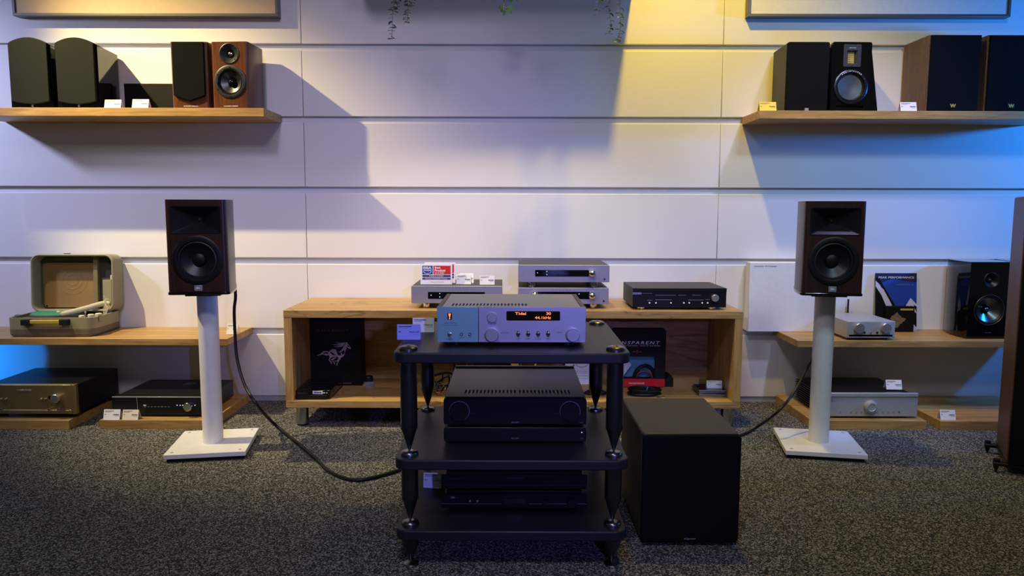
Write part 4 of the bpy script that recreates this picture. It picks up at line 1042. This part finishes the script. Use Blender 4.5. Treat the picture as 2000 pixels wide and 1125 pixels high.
# bottom pair
PYY = 2.20; xa = UX(862, 960, PYY); xb = UX(1146.5, 960, PYY)
for i, (lab, zz) in enumerate((('lower slim black preamplifier with two lit dots on rack bottom', BT), ('upper slim black power amplifier stacked on the rack bottom board', BT+.060))):
    t, w2 = slim(lab, PYY, zz, xa, xb, .05, .3, 2)
    boxp('chassis', (-w2+.015, w2-.015, .008, .34, .010, .060-(.0 if i else .0)), 'black_soft', t, .002)
    boxp('front_plate', (-w2, w2, 0, .0078, .008, .052), 'black_soft', t, .0015)
    txt(t, 'PARASOUND', 0, .043, .004, 'print_dim', w=.062, spacing=1.6)
    if i == 0:
        txt(t, '200', -w2+.035, .041, .0065, 'print_light', w=.012, bold=.03); txt(t, 'Pre', -w2+.05, .041, .005, 'print_dim', w=.009)
        for x in (-w2+.088, -w2+.111): part('indicator', MB().cyl((x, -.0016, .030), .0028, .0018, 'y', 12), 'gold_badge', t)
        boxp('line_print', (-w2, -.04, -.0006, 0, .0205, .0215), 'print_grey', t, 0); boxp('line_print', (.045, w2, -.0006, 0, .0205, .0215), 'print_grey', t, 0)
        part('knob', MB().lathe(knob_prof(.015, .014), (w2-.046, 0, .028), 'y', 24), 'rubber', t)
        part('knob', MB().lathe(knob_prof(.008, .01), (w2-.128, 0, .028), 'y', 20), 'rubber', t)
        boxp('display', (-.033, .033, -.0006, .0004, .022, .037), 'glass_black', t, 0)
    else:
        txt(t, 'NewClassic 275', -w2+.047, .041, .0045, 'print_dim', w=.04); boxp('line_print', (-w2, w2, -.0006, 0, .0205, .0213), 'print_dim', t, 0)
    for x in (-w2+.05, w2-.05):
        for y in (.05, .28): part('foot', MB().cyl((x, y, 0), .016, .0105), 'rubber', t)
cardp('white price card on the bottom rack board beside stacked components', 826, 869, 930, 2.38, BT, .050, lean=.12, rz=-.12, price='1.397,00 EUR')

# ------------------------------------------------------------------ subwoofer
sx0, sx1 = .404, .708
t = thing('subwoofer', 'large black subwoofer box standing right of the rack', 'subwoofer', ((sx0+sx1)/2, 2.215, 0)); w2 = (sx1-sx0)/2; sh = .356
part('cabinet', MB().plan(rrect(-w2, w2, .03, .455, .012, 4), .012, sh), 'sub_top', t, .006, seg=3)
part('front_baffle', MB().front(rrect(-w2, w2, .010, sh+.001, .014, 5), .012, .0298), 'black_satin', t, .003)
part('grille', MB().front(rrect(-w2+.001, w2-.001, .011, sh, .014, 5), 0, .0118), 'grille', t, .004)
txt(t, 'elipson', .0, .025, .009, 'print_light', w=.036)
for x in (-w2+.04, w2-.04):
    for y in (.06, .40): part('foot', MB().cyl((x, y, 0), .018, .0125), 'rubber', t)

# ------------------------------------------------------------------ things inside the console
# black box with horse emblem
x0 = UX(600.5, 700, 3.76); x1 = UX(706, 700, 3.76)
t = thing('emblem_box', 'tall black box with silver horse emblem inside the console', 'box', ((x0+x1)/2, 3.76, CB)); w2 = (x1-x0)/2
boxp('carton', (-w2, w2, 0, .10, 0, .385), 'black_soft', t, .003)
ff = front_px(3.76, (x0+x1)/2, CB)
txt(t, 'BLACK BEAUTY', *ff(649.5, 645), .0125, 'red_dim', w=.168, bold=.01)
boxp('red_strip', (*[ff(670, 749)[0], ff(687, 749)[0]], -.0006, .0002, ff(670, 749.5)[1], ff(670, 747)[1]), 'red_dim', t, 0)
def zp(x, y): return ff(600+x/7.5, 630+y/7.5)
def poly(nm, pts, mt='rose', oy=.0008): 
    q = [zp(*p) for p in pts]; b = MB().flat([q], -oy); part(nm, b, mt, em)
em = part('emblem', MB().flat([[zp(*p) for p in [(335, 410), (375, 385), (420, 392), (440, 425), (480, 425), (520, 375), (545, 330), (585, 285), (592, 300), (612, 330), (640, 365), (636, 390), (610, 378), (580, 362), (572, 395), (556, 430), (550, 465), (520, 505), (490, 510), (470, 530), (440, 500), (400, 500), (370, 505), (335, 520), (318, 480), (300, 450)]]], -.0006), 'rose', t)
poly('emblem_patch', [(345, 425), (380, 445), (430, 490), (405, 482), (365, 470), (340, 445)], 'black_soft')
poly('emblem_patch', [(425, 410), (455, 430), (500, 440), (490, 480), (460, 480), (440, 455)], 'black_soft')
poly('emblem_patch', [(500, 430), (540, 400), (550, 440), (530, 470), (510, 460)], 'black_soft')
poly('emblem_patch', [(585, 325), (605, 335), (628, 352), (600, 355)], 'black_soft')
poly('emblem_leg', [(335, 500), (350, 510), (330, 545), (360, 580), (365, 605), (350, 605), (345, 585), (312, 548)])
poly('emblem_leg', [(350, 540), (410, 505), (425, 510), (370, 555), (405, 585), (410, 610), (395, 612), (390, 590)])
poly('emblem_leg', [(470, 505), (500, 505), (480, 545), (445, 600), (442, 630), (427, 628), (432, 600), (460, 550)])
poly('emblem_leg', [(455, 525), (480, 530), (450, 570), (400, 568), (395, 560), (440, 557)])
poly('emblem_tail', [(330, 430), (325, 470), (280, 485), (230, 465), (140, 490), (195, 455), (240, 415), (290, 420)])
poly('emblem_patch', [(235, 445), (280, 432), (310, 440), (300, 460), (270, 452), (245, 460)], 'black_soft', .0011)
poly('emblem_mane', [(560, 300), (520, 350), (450, 362), (385, 350), (440, 350), (500, 335)])
poly('emblem_mane', [(570, 295), (520, 330), (440, 335), (355, 315), (430, 320), (500, 312)], 'rose', .0011)
poly('emblem_mane', [(580, 290), (540, 308), (480, 312), (405, 290), (480, 298), (530, 292)], 'rose', .0012)
# small black device
t = thing('network_device', 'small black device with white label lying in the console', 'device', (-.955, 3.475, CB))
boxp('body', (-.085, .085, .012, .26, .004, .044), 'black_gloss', t, .003)
boxp('front_step', (-.08, .07, 0, .0118, .004, .022), 'black_satin', t)
boxp('tray', (-.083, .083, .014, .25, .0005, .0038), 'black_matte', t, 0)
boxp('label_sticker', (.0, .048, .0108, .0118, .0255, .041), 'paper', t, 0); boxp('label_print', (.006, .042, .0104, .0107, .030, .036), 'print', t, 0)
for x in (.058, .068, .052): part('port', MB().cyl((x, .0105, .031), .0022, .0012, 'y', 8), 'led_dim', t)
for k in range(3): boxp('vent_rib', (-.07, .05, .06+k*.05, .065+k*.05, .0442, .0455), 'black_matte', t, 0)
# plastic jar
t = thing('plastic_jar', 'small clear plastic jar with black cap beside the emblem box', 'jar', (-.735, 3.74, CB))
part('jar_body', MB().lathe([(0, .0), (.028, 0), (.030, .004), (.026, .026), (.0235, .03)], (0, 0, 0), 'z', 24), 'clear', t)
part('cap', MB().lathe([(.0235, .026), (.0235, .05), (.019, .056), (0, .057)], (0, 0, 0), 'z', 24), 'black_satin', t)
# cable packaging
x0 = UX(1196, 700, 3.735); x1 = UX(1300, 700, 3.735)
t = thing('cable_package', 'black and red cable package with window standing in the console', 'package', ((x0+x1)/2, 3.735, CB)); w2 = (x1-x0)/2
ff = front_px(3.735, (x0+x1)/2, CB); h = ff(1250, 643)[1]
wx0, wz0 = ff(1208, 737); wx1, wz1 = ff(1280, 696.5)
pk = MB().flat([rrect(-w2, w2, 0, h, .012, 4), rrect(wx0, wx1, wz0, wz1, .006, 3)], 0); pk.front(rrect(-w2, w2, 0, h, .012, 4), 0, .05, cap0=False)
part('carton', pk, 'black_matte', t)
part('window_backing', MB().box(wx0-.003, wx1+.003, .03, .032, wz0-.003, wz1+.003), 'window_film', t)
part('cable_loop', MB().tube([(wx1-.05+.055*math.cos(a), .015+.006*math.sin(2*a), wz0-.012+.07*math.sin(a)) for a in [PI*k/14*.98 for k in range(15)]], .010, 8), 'rubber', t)
part('cable_loop', MB().tube([(wx1-.055+.045*math.cos(a), .012, wz0-.016+.045*math.sin(a)) for a in [PI*k/14 for k in range(15)]], .006, 8), 'red_dim', t)
part('inner_leaflet', MB().front([(wx0, wz1*.985-.04), (wx0+.055, wz1-.03), (wx0+.065, wz1-.045), (wx0+.022, wz0+.001), (wx0, wz0+.012)], .006, .0066), 'snow_print', t)
boxp('red_band', (-w2, w2-.001, -.0012, 0, .004, ff(1250, 740)[1]), 'red', t, 0)
txt(t, 'MUSICWAVE', *ff(1243.5, 748.5), .0085, 'print_white', y=-.0018, w=.080, shear=.25, bold=.02)
txt(t, 'TRANSPARENT', ff(1289, 669.5)[0], ff(1289, 669.5)[1], .0165, 'print_white', w=.270, align='R', shear=.2, spacing=1.3, bold=.01)
txt(t, 'TRUE TO THE MUSIC - TRUE TO THE IMAGE', ff(1289, 675.5)[0], ff(1289, 675.5)[1], .0048, 'print_white', w=.215, align='R')
txt(t, '5', *ff(1244.5, 687), .014, 'red', bold=.02); 
for sx in (-1, 1): boxp('rule_line', (ff(1244.5, 687)[0]+(.008 if sx > 0 else -.024), ff(1244.5, 687)[0]+(.024 if sx > 0 else -.008), -.0006, .0002, ff(1244, 687.4)[1], ff(1244, 686.8)[1]), 'print_light', t, 0)
part('hang_hole', MB().front([(-.02+.028, h-.022), (.02+.028, h-.022), (.008+.028, h-.014), (.028, h-.011), (-.008+.028, h-.014)], -.0005, .0003), 'glass_black', t)
# coils
def coil(label, cx, cy, r, turns, tr, tie=True):
    t = thing('cable_coil', label, 'cable', (cx, cy, CB), 0, 'coiled cables in the console')
    pts = []
    for k in range(turns*20+1):
        a = 2*PI*k/20; j = k/20
        rad = r*(.80+.20*math.sin(j*2.1+1)); pts.append((rad*math.cos(a), rad*.62*math.sin(a), tr+tr*1.6*j*(.72)))
    part('coil', MB().tube(pts, tr, 7), 'rubber', t)
    part('plug', MB().cyl((r*.6, -r*.62-.004, .001), .005, .018, 'x', 10).cyl((r*.9, -r*.55, .001), .004, .014, 'x', 10), 'chrome', t)
    if tie: part('cable_tie', MB().tube([(.0, -r*.60, .03), (.004, -r*.58, .046), (.008, -r*.5, .05)], .0022, 6), 'blue_tie', t)
coil('black cable coil with blue tie in front of the red package', .655, 3.585, .082, 4, .006)
coil('thin black cable coil behind the right rear rack post', .42, 3.60, .062, 3, .0035, False)
# cardboard and CDs
t = thing('cardboard_box', 'small brown cardboard box on the console bottom right', 'box', (.885, 3.74, CB))
boxp('carton', (-.055, .075, 0, .12, 0, .048), 'cardboard', t, .001)
boxp('flap', (-.055, .075, -.0016, -.0002, .0, .046), 'cardboard', t, 0)
part('open_flap', MB().front([(-.062, 0), (-.056, 0), (-.056, .05), (-.075, .060), (-.094, .042), (-.094, 0)], .01, .10), 'black_matte', t)
for i, lab in enumerate(('bottom disc case of the small stack in the console', 'middle disc case of the small stack in the console', 'top disc case of the small stack, under a white card')):
    t = thing('disc_case', lab, 'disc case', (.99, 3.565+.006*(i % 2), CB+i*.0105), math.radians((-3, 2, 0)[i]), 'disc cases in the console')
    boxp('case', (-.071, .071, 0, .125, 0, .0104), 'black_gloss', t, .001); boxp('spine', (-.071, .071, -.0004, 0, .002, .0085), 'print_grey', t, 0)
cardp('blank white card standing on the disc case stack', 1381, 1411, 743, 3.60, CB+.0315, .036, lean=.15)
# white package and black box behind the rack, yellow cable, plugs
x0 = UX(1104, 735, 3.80); x1 = UX(1153, 735, 3.80)
t = thing('cable_package', 'white package picturing a golden cable, seen below the rack board', 'package', ((x0+x1)/2, 3.80, CB)); w2 = (x1-x0)/2
boxp('carton', (-w2, w2, 0, .03, 0, .155), 'paper', t, .001)
part('cable_print', MB().tube([(.02+.030*math.cos(a), -.0008, .108+.016*math.sin(a)) for a in [2.6+k*.33 for k in range(17)]], .0022, 6), 'gold_cable', t)
part('plug_print', MB().tube([(-.018, -.0008, .105), (-.026, -.0008, .099)], .004, 6), 'print', t)
for z in (.03, .045, .06, .068): boxp('print_line', (-w2*.4, w2*.8, -.0005, .0002, z, z+.0015), 'print_light', t, 0)
t = thing('power_supply', 'black box with tiny lights standing behind the rack in console', 'device', (-.105, 3.70, CB))
boxp('housing', (-.085, .075, 0, .12, 0, .165), 'black_satin', t, .004); boxp('side_bevel', (.0755, .092, .01, .11, 0, .09), 'black_satin', t, .006)
for k in range(3): part('indicator', MB().cyl((-.012+k*.012, -.001, .090), .0016, .0012, 'y', 8), 'led_dim', t)
pth = smooth_path([(.10, 3.62, CB+.006), (.105, 3.64, CB+.06), (.118, 3.66, CB+.13), (.122, 3.70, CB+.22), (.11, 3.85, CB+.30), (.10, 3.92, CB+.34)], 6)
o = part('yellow_cable', MB().tube(pth, .005, 8), 'yellow_cable'); tag(o, 'bright yellow cable hanging in the console behind the rack', 'cable')
pth = smooth_path([(.05, 3.66, CB+.003), (.045, 3.68, CB+.10), (.05, 3.70, CB+.2), (.045, 3.92, CB+.33)], 6)
o = part('gold_wire', MB().tube(pth, .0022, 6), 'gold_cable'); tag(o, 'thin golden wire beside the oak divider in the console', 'cable')
pth = smooth_path([(-.245, 3.70, CB+.003), (-.235, 3.72, CB+.09), (-.225, 3.80, CB+.14), (-.215, 3.92, CB+.2)], 6)
o = part('red_wire', MB().tube(pth, .0035, 6), 'red'); tag(o, 'short red wire in the console left of the black box', 'cable')
pth = smooth_path([(-.30, 3.90, CB+.35), (-.30, 3.86, CB+.2), (-.30, 3.80, CB+.06), (-.28, 3.7, CB+.006)], 6)
o = part('straight_cable', MB().tube(pth, .0055, 7), 'rubber'); tag(o, 'straight black cord hanging inside the console behind the rack', 'cable')
def leads(label, ox, oy, mt, seedk):
    t = thing('interconnect_cable', label, 'cable', (ox, oy, CB), 0, 'interconnect leads in the console')
    rnd = random.Random(seedk)
    for k in range(2):
        q = [(rnd.uniform(-.01, .05), rnd.uniform(-.02, .06), .006+.012*k)]
        for j in range(4): q.append((q[-1][0]+rnd.uniform(-.03, .05), q[-1][1]+rnd.uniform(0, .05), .01+rnd.uniform(0, .06)))
        part('lead', MB().tube(smooth_path(q, 5), .0035, 6), 'rubber', t)
        a = Vector(q[0]); 
        pg = part('plug', MB().tube([a+Vector((.0, 0, .004)), a+Vector((-.022, -.012, .006))], .0055, 8), 'chrome', t)
        part('plug_ring', MB().tube([a+Vector((-.002, 0, .004)), a+Vector((-.006, -.003, .0045))], .0065, 8), mt, pg)
leads('tangled leads with red ringed plugs left of the rack amplifier', -.375, 3.56, 'red', 3)
leads('tangled leads with white ringed plugs behind the left rear post', -.36, 3.62, 'print_white', 5)
leads('tangled leads with dark plugs deeper in the console left bay', -.39, 3.70, 'dark_chrome', 9)
o = part('black_lead', MB().tube(smooth_path([(-.42, 3.6, CB+.04), (-.40, 3.62, CB+.075), (-.36, 3.64, CB+.09), (-.30, 3.66, CB+.085), (-.26, 3.68, CB+.006)], 6), .0055, 7), 'rubber'); tag(o, 'thick black lead arching over the tangled plugs', 'cable')

# ------------------------------------------------------------------ speaker cables on the floor
def cable(label, pts, r, n=8):
    o = part('speaker_cable', MB().tube(smooth_path(pts, n), r, 8), 'rubber'); return tag(o, label, 'cable', 'speaker cables')
q = [(-1.285, 3.275, .80), (-1.25, 3.305, .755), P(460, 575, 3.305), P(457.5, 605, 3.305), P(459, 650, 3.30), P(463, 700, 3.28), P(478, 752, 3.24), P(505, 795, 3.19), G(540, 832, .03), G(582, 866, .008), G(618, 897, .008), G(645, 922, .008), G(690, 937, .008), G(735, 931, .008), G(782, 917, .008), G(840, 895, .008), G(900, 880, .008)]
cable('black cable falling from the left monitor speaker across the carpet to rack', q, .0072)
q = [(1.375, 3.285, .76), (1.385, 3.32, .70), (1.385, 3.335, .58), P(1592, 680, 3.335), P(1572, 727, 3.30), P(1548, 770, 3.25), P(1515, 808, 3.19), G(1480, 833, .02), G(1450, 849, .008), G(1410, 858, .008), G(1380, 850, .008)]
cable('black cable falling from the right monitor speaker to behind the subwoofer', q, .0062)
